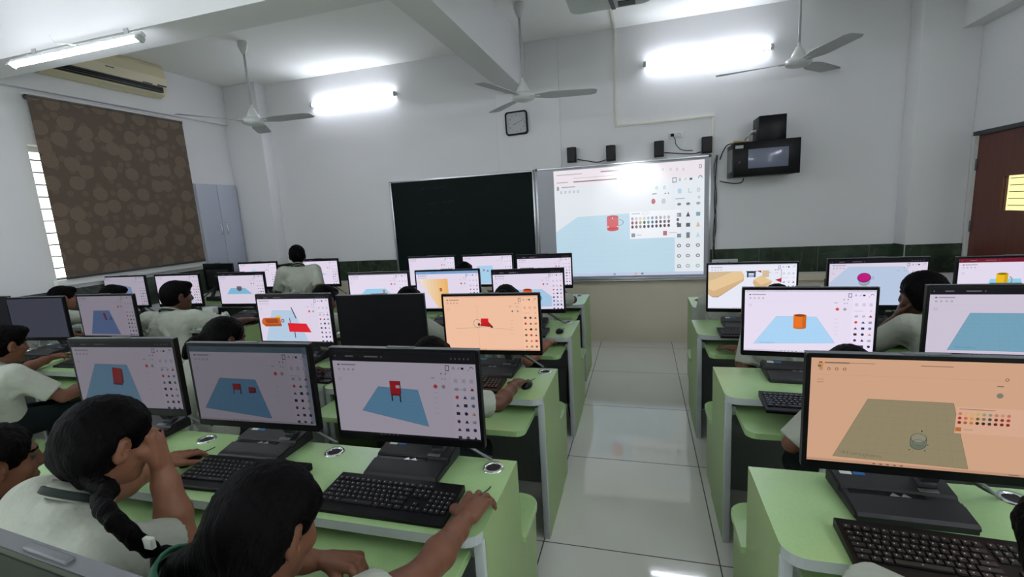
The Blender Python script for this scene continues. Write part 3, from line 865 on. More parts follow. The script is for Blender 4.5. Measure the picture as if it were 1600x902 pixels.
BG = (226, 216, 236)
ICON = [((168, 166, 178), (176, 174, 186), (176, 24, 36)), ((206, 74, 62), (50, 74, 112), (140, 144, 164)), ((78, 84, 104), (46, 44, 70), (96, 110, 140)),
        ((60, 36, 52), (38, 36, 74), (214, 166, 110)), ((90, 50, 90), (30, 30, 70), (160, 160, 176)), ((56, 44, 76), (70, 60, 90), (50, 44, 84)), ((70, 66, 86), (84, 80, 100), (40, 36, 60))]
def shade(c, f): return tuple(int(v * f) for v in c)
def ui(p, bg=BG, hdr=.07, hdrc=(18, 16, 24), icons=ICON, dots=True, first=0, gv=.40, dv=.094, gu=(.865, .918, .968), side=True, bottom=True, tint=None):
    def T(c): return c if tint is None else tuple(int(a * b / 255) for a, b in zip(c, tint))
    p.rect(0, 0, 1, 1, bg, 0)
    if hdr:
        p.rect(0, 0, 1, hdr, hdrc, 1)
        for u0, u1 in ((.02, .03), (.10, .16), (.24, .34), (.36, .37)):
            p.rect(u0, hdr * .42, u1, hdr * .56, shade(BG, .55) if sum(hdrc) < 300 else shade(hdrc, .8), 2)
        for k in range(5): p.rect(.84 + .028 * k, hdr * .42, .848 + .028 * k, hdr * .6, shade(BG, .55) if sum(hdrc) < 300 else shade(hdrc, .8), 2)
    ln = shade(bg, .80); dk = T((60, 62, 80))
    p.rect(.035, hdr + .035, .05, hdr + .052, dk, 2); p.rect(.06, hdr + .036, .17, hdr + .05, shade(bg, .68), 2)
    for k in range(4): p.ring(.045 + .035 * k, hdr + .10, .008, shade(bg, .55), 2, .003, n=8)
    p.rect(.03, hdr + .20, .06, hdr + .206, ln, 2); p.rect(.03, hdr + .225, .06, hdr + .231, ln, 2)
    p.rect(0, hdr + .155, .80, hdr + .157, shade(bg, .93), 1)
    # right hand panel
    if side:
        p.rect(.835, hdr + .02, 1, 1, tuple(min(255, int(v * 1.02)) for v in bg), 1)
        c = T((50, 80, 120)); v0 = hdr + .05
        for (a, b_, c_, d_) in ((.80, v0 - .032, .826, v0 - .024), (.80, v0 + .024, .826, v0 + .032), (.80, v0 - .03, .804, v0 + .03), (.822, v0 - .03, .826, v0 + .03)): p.rect(a, b_, c_, d_, c, 3)
        p.ring(.855, v0, .008, dk, 3, .003, n=8); p.line(.882, v0 + .012, .895, v0 - .014, dk, 3); p.rect(.905, v0 - .012, .922, v0 + .012, T((30, 30, 40)), 3)
        p.ring(.972, v0, .012, T((40, 60, 110)), 3, .004, a0=-PI, a1=0, n=8); p.ell(.952, v0 + .02, .003, dk, 3, n=8)
        p.ell(.77, hdr + .115, .005, shade(bg, .5), 3, n=8); p.ell(.80, hdr + .115, .005, shade(bg, .5), 3, n=8)
        p.rect(.70, hdr + .165, .725, hdr + .172, shade(bg, .6), 3); p.ell(.775, hdr + .175, .0035, dk, 3, n=8); p.ell(.795, hdr + .175, .0035, dk, 3, n=8)
        for k, u in enumerate(gu):
            p.rect(u - .013, hdr + .17, u + .01, hdr + .215, shade(bg, .90), 2)
        p.rect(gu[0] - .02, hdr + .285, gu[0] + .05, hdr + .292, shade(bg, .82), 2); p.ring(gu[2] + .002, hdr + .288, .006, shade(bg, .7), 2, .003, n=8)
        if dots:
            p.ell(.725, hdr + .265, .0125, T((214, 70, 74)), 3); p.ell(.78, hdr + .265, .0125, shade(bg, .72), 3); p.ring(.725, hdr + .265, .016, T((232, 180, 180)), 3, .0025)
        for k in range(5): p.rect(.71, .45 + .06 * k, .735, .455 + .06 * k, shade(bg, .86), 2)
        for r in range(first, len(icons)):
            v = gv + dv * (r - first)
            if v > .985: break
            for k, u in enumerate(gu):
                c = T(icons[r][k])
                if (r + k) % 3 == 0: p.rect(u - .012, v - .018, u + .012, v + .018, c, 3); p.rect(u - .012, v - .018, u + .004, v - .006, tuple(min(255, int(x * 1.25)) for x in c), 4)
                elif (r + k) % 3 == 1: p.ell(u, v, .0115, c, 3, n=12); p.ell(u - .003, v - .006, .004, tuple(min(255, int(x * 1.35)) for x in c), 4, n=8)
                else: p.poly([(u - .013, v + .016), (u, v - .02), (u + .013, v + .016)], c, 3); p.poly([(u, v - .02), (u + .013, v + .016), (u + .004, v + .016)], shade(c, .7), 4)
    if bottom:
        p.rect(0, .975, 1, 1, (26, 24, 34) if hdr and sum(hdrc) < 120 else shade(bg, .9), 4)
        for k in range(5): p.rect(.30 + .03 * k, .982, .312 + .03 * k, .993, shade(bg, .5), 5)
        p.rect(.86, .984, .90, .99, shade(bg, .5), 5)
PLANE = (130, 178, 214)
def wplane(p, pts, c=PLANE, l=1, grid=True):
    p.poly(pts, c, l)
    if grid and len(pts) == 4:
        a, b, cc, d = pts
        for k in range(1, 10):
            t = k / 10
            p.line(a[0] + (b[0] - a[0]) * t, a[1] + (b[1] - a[1]) * t, d[0] + (cc[0] - d[0]) * t, d[1] + (cc[1] - d[1]) * t, shade(c, .955), l + .5, .0016)
            s_ = t ** 1.4
            p.line(a[0] + (d[0] - a[0]) * s_, a[1] + (d[1] - a[1]) * s_, b[0] + (cc[0] - b[0]) * s_, b[1] + (cc[1] - b[1]) * s_, shade(c, .955), l + .5, .0016)
        for k in range(4): p.line(pts[k][0], pts[k][1], pts[(k + 1) % 4][0], pts[(k + 1) % 4][1], shade(c, .86), l + .7, .002)
def mug(p, u0, u1, v0, v1, c, handle=True, l=3):
    w = u1 - u0; cu = (u0 + u1) / 2; rv = w * .22
    if handle: p.ring(u1 + w * .12, (v0 + v1) / 2, w * .28, shade(c, .75) if handle is True else handle, l, w * .08, a0=-PI / 2, a1=PI / 2, rv=(v1 - v0) * .3)
    p.rect(u0, v0, u1, v1, c, l); p.ell(cu, v1, w / 2, shade(c, .9), l, rv=rv); p.rect(cu + w * .2, v0, u1, v1, shade(c, .88), l + .2)
    p.ell(cu, v0, w / 2, shade(c, .85), l + .5, rv=rv); p.ell(cu, v0 + .004, w * .4, shade(c, .55), l + 1, rv=rv * .75)

def off(p, c=(6, 6, 8)): p.rect(0, 0, 1, 1, c, 0)
def s1a(p):
    ui(p, hdr=.085); wplane(p, [(.21, .33), (.53, .34), (.62, .96), (.04, .86)])
    p.poly([(.375, .38), (.46, .39), (.45, .63), (.36, .62)], (176, 30, 40), 3); p.poly([(.46, .39), (.475, .41), (.468, .6), (.45, .63)], (110, 24, 40), 3); p.poly([(.36, .60), (.45, .61), (.45, .645), (.36, .635)], (90, 60, 110), 3)
def s1b(p):
    ui(p, hdr=.075, hdrc=(96, 122, 140)); p.rect(.965, .0, 1, 1, (120, 150, 176), 1); wplane(p, [(.235, .42), (.545, .43), (.64, .94), (.06, .84)], (112, 164, 206))
    p.rect(.34, .49, .41, .575, (176, 40, 48), 3); p.rect(.34, .575, .348, .63, (60, 40, 90), 3); p.rect(.40, .575, .41, .63, (60, 40, 90), 3); p.rect(.40, .49, .412, .575, (110, 30, 50), 4)
    p.rect(.475, .53, .525, .605, (166, 40, 50), 3); p.poly([(.525, .53), (.538, .545), (.538, .60), (.525, .605)], (110, 30, 50), 3); p.rect(.475, .58, .525, .61, (110, 36, 70), 4)
def s1c(p):
    ui(p, hdr=.115); wplane(p, [(.32, .41), (.60, .43), (.655, .86), (.185, .71)], (118, 172, 212))
    p.rect(.405, .335, .475, .485, (190, 34, 44), 3); p.rect(.475, .335, .482, .485, (120, 24, 40), 3); p.rect(.447, .385, .475, .42, (214, 196, 206), 4)
    p.rect(.408, .485, .478, .51, (150, 28, 40), 3); p.rect(.41, .50, .419, .575, (40, 22, 40), 4); p.rect(.468, .50, .477, .585, (40, 22, 40), 4)
def s2b(p):
    ui(p, hdr=.0); wplane(p, [(.26, .36), (.55, .36), (.68, .96), (.14, .95)], (124, 150, 206)); p.poly([(.425, .42), (.46, .42), (.485, .6), (.45, .6)], (150, 50, 70), 3); p.ell(.55, .56, .022, (90, 110, 170), 3)
def s2c(p):
    ui(p, hdr=.065); wplane(p, [(.2, .31), (.5, .31), (.66, .97), (.06, .97)], (184, 208, 232))
    p.poly([(.06, .47), (.30, .46), (.31, .65), (.08, .66), (.03, .6), (.03, .53)], (206, 100, 34), 3); p.poly([(.08, .50), (.26, .49), (.27, .58), (.10, .59)], (160, 66, 28), 4); p.poly([(.06, .61), (.31, .60), (.31, .65), (.08, .66)], (170, 78, 30), 4)
    p.poly([(.24, .46), (.26, .41), (.28, .44), (.30, .41), (.325, .47)], (240, 190, 40), 4); p.ring(.335, .53, .022, (110, 50, 130), 4, .010)
    p.poly([(.4, .58), (.66, .59), (.72, .78), (.41, .77)], (226, 30, 44), 3); p.poly([(.47, .24), (.483, .24), (.535, .48), (.52, .48)], (70, 40, 70), 3); p.rect(.432, .47, .442, .58, (80, 50, 80), 3); p.rect(.478, .77, .49, .9, (70, 40, 60), 3)
PEACH = (236, 188, 158)
def s2e(p):
    ui(p, bg=PEACH, hdr=.025, hdrc=(226, 176, 148), icons=[((70, 74, 66), (50, 40, 46), (110, 100, 90)), ((170, 50, 40), (36, 30, 30), (196, 150, 90)), ((176, 40, 36), (30, 26, 26), (150, 130, 110)), ((96, 90, 80), (190, 60, 50), (90, 60, 60)), ((150, 110, 90), (170, 120, 100), (190, 30, 40)), ((150, 120, 110), (160, 140, 130), (110, 90, 90))], dots=False, first=0, gv=.40, dv=.105, tint=(240, 220, 200))
    p.ell(.735, .28, .01, (110, 130, 120), 3); p.ell(.79, .28, .01, (150, 140, 120), 3)
    p.line(.36, .18, .365, .95, (196, 160, 138), 2, .0025); p.line(.12, .60, .40, .575, (170, 160, 138), 2, .004); p.line(.40, .575, .72, .61, (176, 160, 140), 2, .003)
    p.ring(.355, .50, .045, (150, 150, 130), 2, .006); p.ell(.372, .52, .015, (84, 60, 50), 3)
    p.rect(.395, .41, .475, .53, (206, 24, 36), 3); p.poly([(.475, .47), (.515, .55), (.505, .57), (.385, .55), (.39, .52)], (170, 30, 36), 3); p.ell(.507, .565, .013, (70, 50, 40), 4)
def s3a(p):
    ui(p, hdr=.0, dots=False); wplane(p, [(.35, .25), (.65, .36), (.68, .9), (.4, .9)], (150, 178, 226))
def s3b(p):
    ui(p, hdr=.02, dots=False); wplane(p, [(.30, .4), (.62, .42), (.82, .92), (.12, .9)], (164, 196, 230))
def s3c(p):
    ui(p, hdr=.06, bottom=True); wplane(p, [(.25, .46), (.57, .46), (.72, .66), (.15, .66)], (132, 190, 222), grid=False); p.poly([(.39, .42), (.50, .42), (.50, .52), (.46, .57), (.43, .57), (.39, .52)], (104, 92, 100), 3); p.rect(.40, .40, .49, .44, (140, 128, 132), 4)
def s3d(p):
    ui(p, hdr=.03, hdrc=(90, 86, 100)); wplane(p, [(.285, .42), (.62, .42), (.82, .8), (.05, .8)], (150, 204, 232)); mug(p, .565, .605, .46, .55, (196, 130, 110), (214, 150, 120))
def s3e(p):
    ui(p, hdr=.07, hdrc=(120, 160, 204))
    for k in range(8):
        t0, t1 = k / 8, (k + 1) / 8
        c = tuple(int(a + (b - a) * t0) for a, b in zip((238, 222, 206), (236, 176, 96)))
        u0, u1 = .05 + .46 * t0, .05 + .46 * t1
        p.poly([(u0, .20), (u1, .20), (u1, .25 + .75 * min(1, t1 * 1.6)), (u0, .25 + .75 * min(1, t0 * 1.6))], c, 2)
    mug(p, .37, .405, .45, .53, (176, 96, 60), (180, 110, 70))
def s3f(p):
    ui(p, hdr=.085); wplane(p, [(.22, .48), (.70, .48), (1.0, .90), (.02, .95)], (166, 200, 230)); mug(p, .43, .555, .48, .70, (224, 96, 36), False); p.ring(.635, .70, .058, (48, 116, 172), 3, .022)
def s4a(p):
    ui(p, hdr=.03, dots=True); p.poly([(.38, .22), (.60, .5), (.62, .9), (.1, .9)], (186, 214, 230), 2); p.ring(.40, .47, .045, (206, 80, 60), 3, .018, a0=-PI, a1=0)
def s4b(p):
    ui(p, hdr=.06); p.poly([(.18, .26), (.27, .25), (.33, .42), (.30, .5), (.21, .44)], (160, 150, 168), 3); p.poly([(.25, .56), (.50, .55), (.72, .585), (.40, .61), (.22, .60)], (110, 170, 210), 3); p.rect(.50, .50, .515, .57, (90, 130, 170), 4)
def s4d(p):
    ui(p, hdr=.02, hdrc=(60, 60, 80)); wplane(p, [(.33, .42), (.60, .42), (.8, .95), (.1, .95)], (170, 210, 232), grid=False)
def s4e(p):
    ui(p, hdr=.02, hdrc=(60, 60, 80), dots=False); wplane(p, [(.28, .35), (.60, .35), (.68, .97), (.22, .97)], (168, 208, 234), grid=False); p.ell(.42, .5, .02, (190, 100, 120), 3); p.ell(.50, .53, .018, (70, 130, 190), 3)
def s4f(p): ui(p, hdr=.10)
def sR1(p):
    ui(p, bg=(220, 172, 140), hdr=.0, side=False, bottom=True)
    wplane(p, [(.26, .37), (.615, .37), (.70, .965), (.12, .945)], (152, 140, 110))
    # palette and round sample
    p.rect(.63, .40, .90, .64, (226, 178, 150), 2); p.rect(.64, .415, .78, .421, (150, 120, 100), 3)
    pal = [(214, 120, 96), (226, 176, 120), (226, 180, 110), (200, 180, 110), (150, 160, 120), (140, 150, 130), (190, 130, 120), (206, 150, 130), (200, 120, 96)]
    p2 = [(196, 40, 36), (214, 110, 60), (226, 160, 60), (110, 110, 30), (110, 120, 90), (70, 80, 80), (120, 40, 40), (150, 50, 44), (190, 50, 44)]
    p3 = [(130, 24, 30), (190, 90, 50), (196, 130, 56), (60, 30, 30), (66, 30, 36), (70, 40, 50), (100, 24, 30), (120, 36, 36), (140, 30, 36)]
    for r, row in enumerate((pal, p2, p3)):
        for k, c in enumerate(row): p.ell(.645 + .0235 * k, .46 + .04 * r, .0075, c, 3, n=12)
    p.rect(.632, .585, .655, .622, (196, 110, 60), 3); p.rect(.665, .60, .70, .606, (180, 140, 116), 3)
    p.ell(.79, .285, .013, (130, 130, 116), 3); p.rect(.775, .20, .80, .208, (120, 90, 76), 3); p.ring(.81, .145, .008, (130, 104, 90), 3, .003)
    p.rect(.03, .045, .055, .085, (220, 150, 80), 3); p.rect(.03, .065, .045, .085, (110, 110, 90), 4)
    p.rect(.47, .045, .60, .051, (140, 108, 92), 3); p.rect(.10, .04, .28, .045, (150, 116, 98), 3)
    u, v = .487, .74
    p.ell(u, v + .03, .034, (110, 116, 100), 3, rv=.05); p.rect(u - .034, v - .03, u + .034, v + .03, (126, 128, 110), 3); p.ell(u, v - .03, .034, (146, 142, 120), 4, rv=.045)
    p.ring(u, v - .03, .034, (70, 84, 84), 5, .003, rv=.045); p.ring(u, v + .03, .034, (70, 84, 84), 5, .003, a0=0, a1=PI, rv=.05); p.ring(u, v + .012, .026, (84, 104, 104), 5, .003, rv=.03)
    p.rect(u - .035, v - .03, u - .032, v + .03, (80, 90, 88), 5); p.rect(u + .032, v - .03, u + .035, v + .03, (80, 90, 88), 5)
    p.rect(u + .008, v - .105, u + .014, v - .09, (60, 50, 50), 5)
    for du, dv in ((-.035, .085), (.03, .085), (.04, .03)): p.rect(u + du - .003, v + dv - .005, u + du + .003, v + dv + .005, (90, 80, 76), 5)
    tv, tf = text_polys('Workplane', .05)
    cc = tuple(q * p.k for q in lin((124, 112, 92)))
    p.b.add([p.P(.245 + x * .80 - y * .35, .905 - y * 1.0 + x * .06, 4) for x, y in tv], [f[::1] for f in tf], p.m, col=cc)
def sR2a(p):
    ui(p, hdr=.03, hdrc=(206, 196, 218)); wplane(p, [(.26, .42), (.57, .42), (.72, .83), (.08, .88)], (168, 208, 240)); mug(p, .395, .495, .40, .60, (226, 112, 34), False)
    tv, tf = text_polys('Workplane', .035); cc = tuple(q * p.k for q in lin((120, 166, 206)))
    p.b.add([p.P(.19 + x * .8 - y * .3, .855 - y - x * .03, 3) for x, y in tv], tf, p.m, col=cc)
def sR2b(p):
    ui(p, hdr=.10, dots=True); wplane(p, [(.28, .37), (.66, .37), (.84, .93), (.15, .93)], (128, 178, 204))
    tv, tf = text_polys('Workplane', .04); cc = tuple(q * p.k for q in lin((104, 150, 180)))
    p.b.add([p.P(.27 + x * .8 - y * .3, .885 - y, 3) for x, y in tv], tf, p.m, col=cc)
def sR3a(p):
    ui(p, bg=(224, 226, 238), hdr=.02, hdrc=(206, 206, 222), dots=False)
    T1, T2, T3 = (222, 192, 148), (206, 172, 128), (176, 146, 112)
    p.poly([(0, .16), (.36, .15), (.06, .34), (0, .36)], (204, 178, 142), 2); p.poly([(.06, .34), (.30, .15), (.39, .15), (.42, .24), (.40, .34), (.06, .60), (0, .54), (0, .36)], T1, 3)
    p.poly([(.42, .24), (.415, .37), (.12, .72), (.05, .72), (0, .66), (0, .54), (.06, .60), (.40, .34)], T2, 3); p.poly([(.415, .37), (.12, .745), (.05, .74), (0, .67), (0, .66), (.05, .72), (.12, .72)], T3, 4)
    p.poly([(.615, .25), (.74, .38), (.61, .46), (.53, .34)], T1, 3); p.poly([(.53, .34), (.61, .46), (.74, .38), (.72, .44), (.62, .57), (.56, .54), (.52, .42)], T2, 3); p.rect(.625, .14, .70, .29, (206, 182, 150), 3)
    p.poly([(.44, .15), (.56, .15), (.545, .20), (.455, .20)], (50, 58, 76), 3); p.rect(.45, .18, .47, .29, (60, 70, 90), 4); p.rect(.53, .18, .55, .29, (60, 70, 90), 4); p.rect(.47, .23, .53, .29, (150, 170, 196), 4)
    p.poly([(.56, .15), (.61, .14), (.615, .19)], (150, 40, 60), 4); p.poly([(.77, .35), (.838, .31), (.838, .41)], (170, 32, 52), 4); p.rect(.76, .125, .84, .13, (70, 50, 60), 5); p.rect(.835, .125, .839, .34, (130, 50, 70), 5)
def sR3b(p):
    ui(p, hdr=.07, dots=False); wplane(p, [(.20, .14), (.77, .15), (1.0, .62), (1.0, 1), (0, 1), (0, .5)], (190, 206, 232), grid=False)
    p.ell(.375, .46, .062, (150, 160, 176), 3, rv=.10); p.ell(.375, .44, .062, (176, 186, 200), 3, rv=.08); p.ell(.37, .38, .072, (110, 24, 90), 4, rv=.105); p.ell(.37, .375, .064, (196, 24, 130), 5, rv=.09); p.ring(.455, .39, .018, (130, 130, 150), 3, .005)
def sR3c(p):
    ui(p, hdr=.08, hdrc=(110, 20, 44)); wplane(p, [(.30, .41), (.57, .41), (.66, .97), (.2, .97)], (140, 204, 228), grid=False); mug(p, .35, .455, .31, .58, (232, 186, 24), (150, 140, 90))

def kx(c): return lin((c, c, c))[0] / lin((222, 222, 222))[0]
# name, label, centre x (screen), front y, yaw deg, tilt deg, picture, brightness
PCS = [
 ('1a', 'lit computer on the nearest left desk, screen showing one standing red slab', -2.073, 1.335, 4, s1a, kx(112)),
 ('1b', 'lit computer on the nearest left desk, screen showing a red stool beside a red cube', -1.408, 1.312, 2, s1b, kx(100)),
 ('1c', 'lit computer on the nearest left desk, screen showing a red chair on a blue plane', -.765, 1.297, 1, s1c, kx(138)),
 ('2c', 'lit computer showing an orange block and a red board', -2.072, 2.318, 1, s2c, kx(214)),
 ('2d', 'switched off computer with a black screen between two lit ones', -1.432, 2.262, 4, lambda p: off(p), 1.0),
 ('2e', 'lit computer with a peach screen showing a small red vehicle shape', -.775, 2.262, 2, s2e, kx(224)),
 ('2z', 'dark computer cut by the left edge of the photo in the second row', -4.99, 2.32, 4, lambda p: off(p, (22, 22, 28)), 1.0),
 ('2a', 'computer with a dim dark screen at the left edge of the photo', -4.349, 2.295, 5, lambda p: off(p, (54, 55, 68)), 1.0),
 ('2b', 'dim lit computer in front of the boy under the blind, screen showing a blue plane', -3.745, 2.372, 2, s2b, kx(122)),
 ('3a', 'dim lit computer directly under the left half of the blind', -5.10, 3.44, 3, s3a, kx(160)),
 ('3b', 'lit computer under the right half of the blind before the white shirted boy', -4.458, 3.49, 3, s3b, kx(196)),
 ('3c', 'lit computer showing a small grey pot on a blue plane', -3.659, 3.48, 1, s3c, kx(208)),
 ('3d', 'lit computer in the third row showing a small brown mug, left of the yellow screen', -2.047, 3.25, 3, s3d, kx(222)),
 ('3e', 'lit computer in the third row with a cream and yellow picture', -1.468, 3.30, 2, s3e, kx(220)),
 ('3f', 'lit computer in the third row showing an orange cup and a blue ring', -.806, 3.235, 4, s3f, kx(218)),
 ('4a', 'lit computer in the far left row left of the standing boy', -4.42, 4.47, 3, s4a, kx(218)),
 ('4b', 'lit computer in the far left row right of the standing boy, showing a grey cube', -3.66, 4.60, -2, s4b, kx(220)),
 ('4d', 'lit computer in the last row below the chalkboard, leftmost of its three', -2.141, 4.45, 2, s4d, kx(220)),
 ('4e', 'lit computer in the last row below the chalkboard, middle of its three', -1.516, 4.44, 2, s4e, kx(220)),
 ('4f', 'lit computer in the last row at the left edge of the whiteboard', -.90, 4.29, 2, s4f, kx(220)),
 ('R1', 'large peach screened computer at the right edge of the photo', .692, 1.35, -1, sR1, kx(206)),
 ('R2a', 'lit computer right of the aisle showing an orange mug', .725, 2.345, -4, sR2a, kx(226)),
 ('R2b', 'lit computer at the right edge showing an empty blue plane', 1.455, 2.36, -2, sR2b, kx(198)),
 ('R3a', 'lit computer right of the aisle showing tan prism blocks', .684, 3.285, -3, sR3a, kx(228)),
 ('R3b', 'lit computer showing a magenta cup in front of the marble band', 1.412, 3.36, -1, sR3b, kx(214)),
 ('R3c', 'lit computer before the brown door showing a yellow mug', 2.055, 3.30, -1, sR3c, kx(222)),
]
PC = {}
for i, (key, lab, x, y, yaw, fn, k) in enumerate(PCS):
    a = math.radians(yaw)
    ox = x - .02 * math.cos(a) - .045 * math.sin(a); oy = y - .02 * math.sin(a) + .045 * math.cos(a)
    if i == 0:
        o = pc0; o['label'] = lab; o.location = (ox, oy, ZS); o.rotation_euler = (0, 0, a)
    else:
        o = dup(pc0, lab, (ox, oy, ZS), a)
    hs = [c for c in o.children if c.name.startswith('housing')][0]
    PC[key] = (hs, fn, k)
# computer seen from behind in the far left corner
bk = dup(pc0, 'black computer turned away in the far left corner below the wall cabinet', (-4.98, 4.42, ZS), math.radians(172))
hs = [c for c in bk.children if c.name.startswith('housing')][0]
b = MB(); b.box(-.035, .035, .0415, .043, .17, .19, MT['mgrey']); b.build('emblem', hs)
# nearest computer, seen from above at the bottom left corner
nr = dup(pc0, 'dark grey computer top edge nearest the camera at the bottom left corner', (-.80, .325, ZS), math.radians(-5))
[c for c in nr.children if c.name.startswith('housing')][0].location.y += .075

for o in (bk, nr): PC[o.name] = ([c for c in o.children if c.name.startswith('housing')][0], lambda p: off(p), 1.0)
for key, (hs, fn, k) in PC.items():
    p = Pic(k); fn(p)
    p.b.build('display', hs)
# picture on the whiteboard, made to glow in place of the projector's beam
t = thing('whiteboard', 'whiteboard in an aluminium frame with a self-glowing stand-in for the projected screen showing a red mug', 'whiteboard', (-.235, YB - .024, .745))
b = MB(); b.box(-.94, .94, -.014, .022, .01, 1.305, MT['wboard']); b.build('board_panel', t)
for (x0, x1, z0, z1) in ((-.95, -.928, 0, 1.315), (.928, .95, 0, 1.315), (-.95, .95, 1.293, 1.315), (-.95, .95, 0, .022)):
    b = MB(); b.box(x0, x1, -.022, .022, z0, z1, MT['silver'], bev=.003); b.build('frame_rail', t)
b = MB(); b.box(-.94, .94, -.07, -.02, -.012, .0, MT['silver'], bev=.003); b.build('pen_tray', t)
for (x, z) in ((-.937, .012), (.937, .012), (-.937, 1.302), (.937, 1.302)):
    b = MB(); b.box(x - .014, x + .014, -.026, .02, z - .014, z + .014, MT['mgrey'], bev=.005); b.build('corner_cap', t)
p = Pic(1.0, -.735, .885, .045, 1.272, y=-.0155, step=.0002, m=MT['glowpic'])
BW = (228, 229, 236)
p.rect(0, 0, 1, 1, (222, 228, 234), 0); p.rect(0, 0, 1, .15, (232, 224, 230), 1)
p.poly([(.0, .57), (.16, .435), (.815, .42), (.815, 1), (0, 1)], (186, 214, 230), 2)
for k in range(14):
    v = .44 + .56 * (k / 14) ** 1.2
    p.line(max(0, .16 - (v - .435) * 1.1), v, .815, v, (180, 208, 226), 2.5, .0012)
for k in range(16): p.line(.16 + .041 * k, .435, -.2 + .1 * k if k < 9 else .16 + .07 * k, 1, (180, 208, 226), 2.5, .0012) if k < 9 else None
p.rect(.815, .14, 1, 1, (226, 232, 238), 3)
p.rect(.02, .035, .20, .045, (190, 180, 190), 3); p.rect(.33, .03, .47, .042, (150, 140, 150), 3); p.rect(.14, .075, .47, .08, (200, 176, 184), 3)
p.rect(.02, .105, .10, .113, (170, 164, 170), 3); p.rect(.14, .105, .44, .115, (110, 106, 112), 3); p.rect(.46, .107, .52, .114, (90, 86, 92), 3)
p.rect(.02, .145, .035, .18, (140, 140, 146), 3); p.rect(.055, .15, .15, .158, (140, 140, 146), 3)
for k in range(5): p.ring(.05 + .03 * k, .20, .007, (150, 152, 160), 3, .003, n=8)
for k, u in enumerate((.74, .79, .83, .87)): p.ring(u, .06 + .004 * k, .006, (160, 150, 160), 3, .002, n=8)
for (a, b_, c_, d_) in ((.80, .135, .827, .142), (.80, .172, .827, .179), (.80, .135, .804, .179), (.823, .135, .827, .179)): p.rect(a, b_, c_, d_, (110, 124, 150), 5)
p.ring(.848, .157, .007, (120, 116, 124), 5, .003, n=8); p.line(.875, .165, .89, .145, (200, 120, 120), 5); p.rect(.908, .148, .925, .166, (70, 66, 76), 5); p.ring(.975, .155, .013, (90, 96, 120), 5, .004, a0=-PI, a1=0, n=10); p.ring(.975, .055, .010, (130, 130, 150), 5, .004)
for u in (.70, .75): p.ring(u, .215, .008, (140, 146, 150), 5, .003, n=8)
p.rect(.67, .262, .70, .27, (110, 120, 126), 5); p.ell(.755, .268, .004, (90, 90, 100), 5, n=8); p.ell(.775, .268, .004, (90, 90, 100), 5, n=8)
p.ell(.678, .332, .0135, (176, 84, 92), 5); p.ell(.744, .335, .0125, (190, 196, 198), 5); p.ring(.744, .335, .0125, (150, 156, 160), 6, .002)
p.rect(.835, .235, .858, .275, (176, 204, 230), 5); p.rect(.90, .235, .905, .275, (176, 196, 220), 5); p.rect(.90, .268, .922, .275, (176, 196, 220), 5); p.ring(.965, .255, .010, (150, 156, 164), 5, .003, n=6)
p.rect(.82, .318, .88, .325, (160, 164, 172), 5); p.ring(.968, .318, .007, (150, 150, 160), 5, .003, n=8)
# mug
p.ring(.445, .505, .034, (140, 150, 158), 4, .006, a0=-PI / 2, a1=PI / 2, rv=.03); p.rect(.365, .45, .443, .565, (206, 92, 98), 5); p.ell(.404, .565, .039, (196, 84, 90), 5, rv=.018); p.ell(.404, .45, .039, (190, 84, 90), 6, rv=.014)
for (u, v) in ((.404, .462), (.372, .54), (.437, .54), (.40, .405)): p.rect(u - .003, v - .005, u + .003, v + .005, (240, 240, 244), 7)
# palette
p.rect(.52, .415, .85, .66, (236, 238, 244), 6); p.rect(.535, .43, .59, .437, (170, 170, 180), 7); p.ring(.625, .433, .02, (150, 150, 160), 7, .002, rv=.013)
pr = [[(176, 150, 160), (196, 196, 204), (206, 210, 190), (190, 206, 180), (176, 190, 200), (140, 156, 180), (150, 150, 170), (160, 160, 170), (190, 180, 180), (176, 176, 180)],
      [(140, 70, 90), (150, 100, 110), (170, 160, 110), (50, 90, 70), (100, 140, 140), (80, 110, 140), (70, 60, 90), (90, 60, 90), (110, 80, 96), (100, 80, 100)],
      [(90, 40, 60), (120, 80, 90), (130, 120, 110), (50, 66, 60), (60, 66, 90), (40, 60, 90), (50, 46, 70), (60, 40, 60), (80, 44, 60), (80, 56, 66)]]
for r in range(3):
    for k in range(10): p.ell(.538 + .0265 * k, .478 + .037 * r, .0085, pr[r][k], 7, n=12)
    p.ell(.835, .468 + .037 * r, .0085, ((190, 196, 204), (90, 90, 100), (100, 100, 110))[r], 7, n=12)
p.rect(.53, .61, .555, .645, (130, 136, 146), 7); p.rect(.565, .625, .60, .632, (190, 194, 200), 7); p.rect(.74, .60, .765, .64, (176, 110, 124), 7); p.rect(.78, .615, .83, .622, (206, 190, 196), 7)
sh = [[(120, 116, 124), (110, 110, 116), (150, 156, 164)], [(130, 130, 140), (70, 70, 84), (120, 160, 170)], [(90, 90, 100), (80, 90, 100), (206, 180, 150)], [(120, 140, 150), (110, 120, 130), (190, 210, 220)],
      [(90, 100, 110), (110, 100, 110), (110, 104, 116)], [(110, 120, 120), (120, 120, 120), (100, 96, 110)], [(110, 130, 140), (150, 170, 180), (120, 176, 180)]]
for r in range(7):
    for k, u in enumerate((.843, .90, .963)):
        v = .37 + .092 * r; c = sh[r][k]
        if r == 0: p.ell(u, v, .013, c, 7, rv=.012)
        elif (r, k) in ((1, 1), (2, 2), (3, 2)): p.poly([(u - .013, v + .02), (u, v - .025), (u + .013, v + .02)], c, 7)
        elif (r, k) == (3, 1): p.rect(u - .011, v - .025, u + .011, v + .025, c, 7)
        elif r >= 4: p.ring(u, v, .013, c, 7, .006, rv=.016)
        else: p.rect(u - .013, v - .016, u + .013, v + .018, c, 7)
p.rect(0, .972, 1, 1, (190, 200, 226), 7)
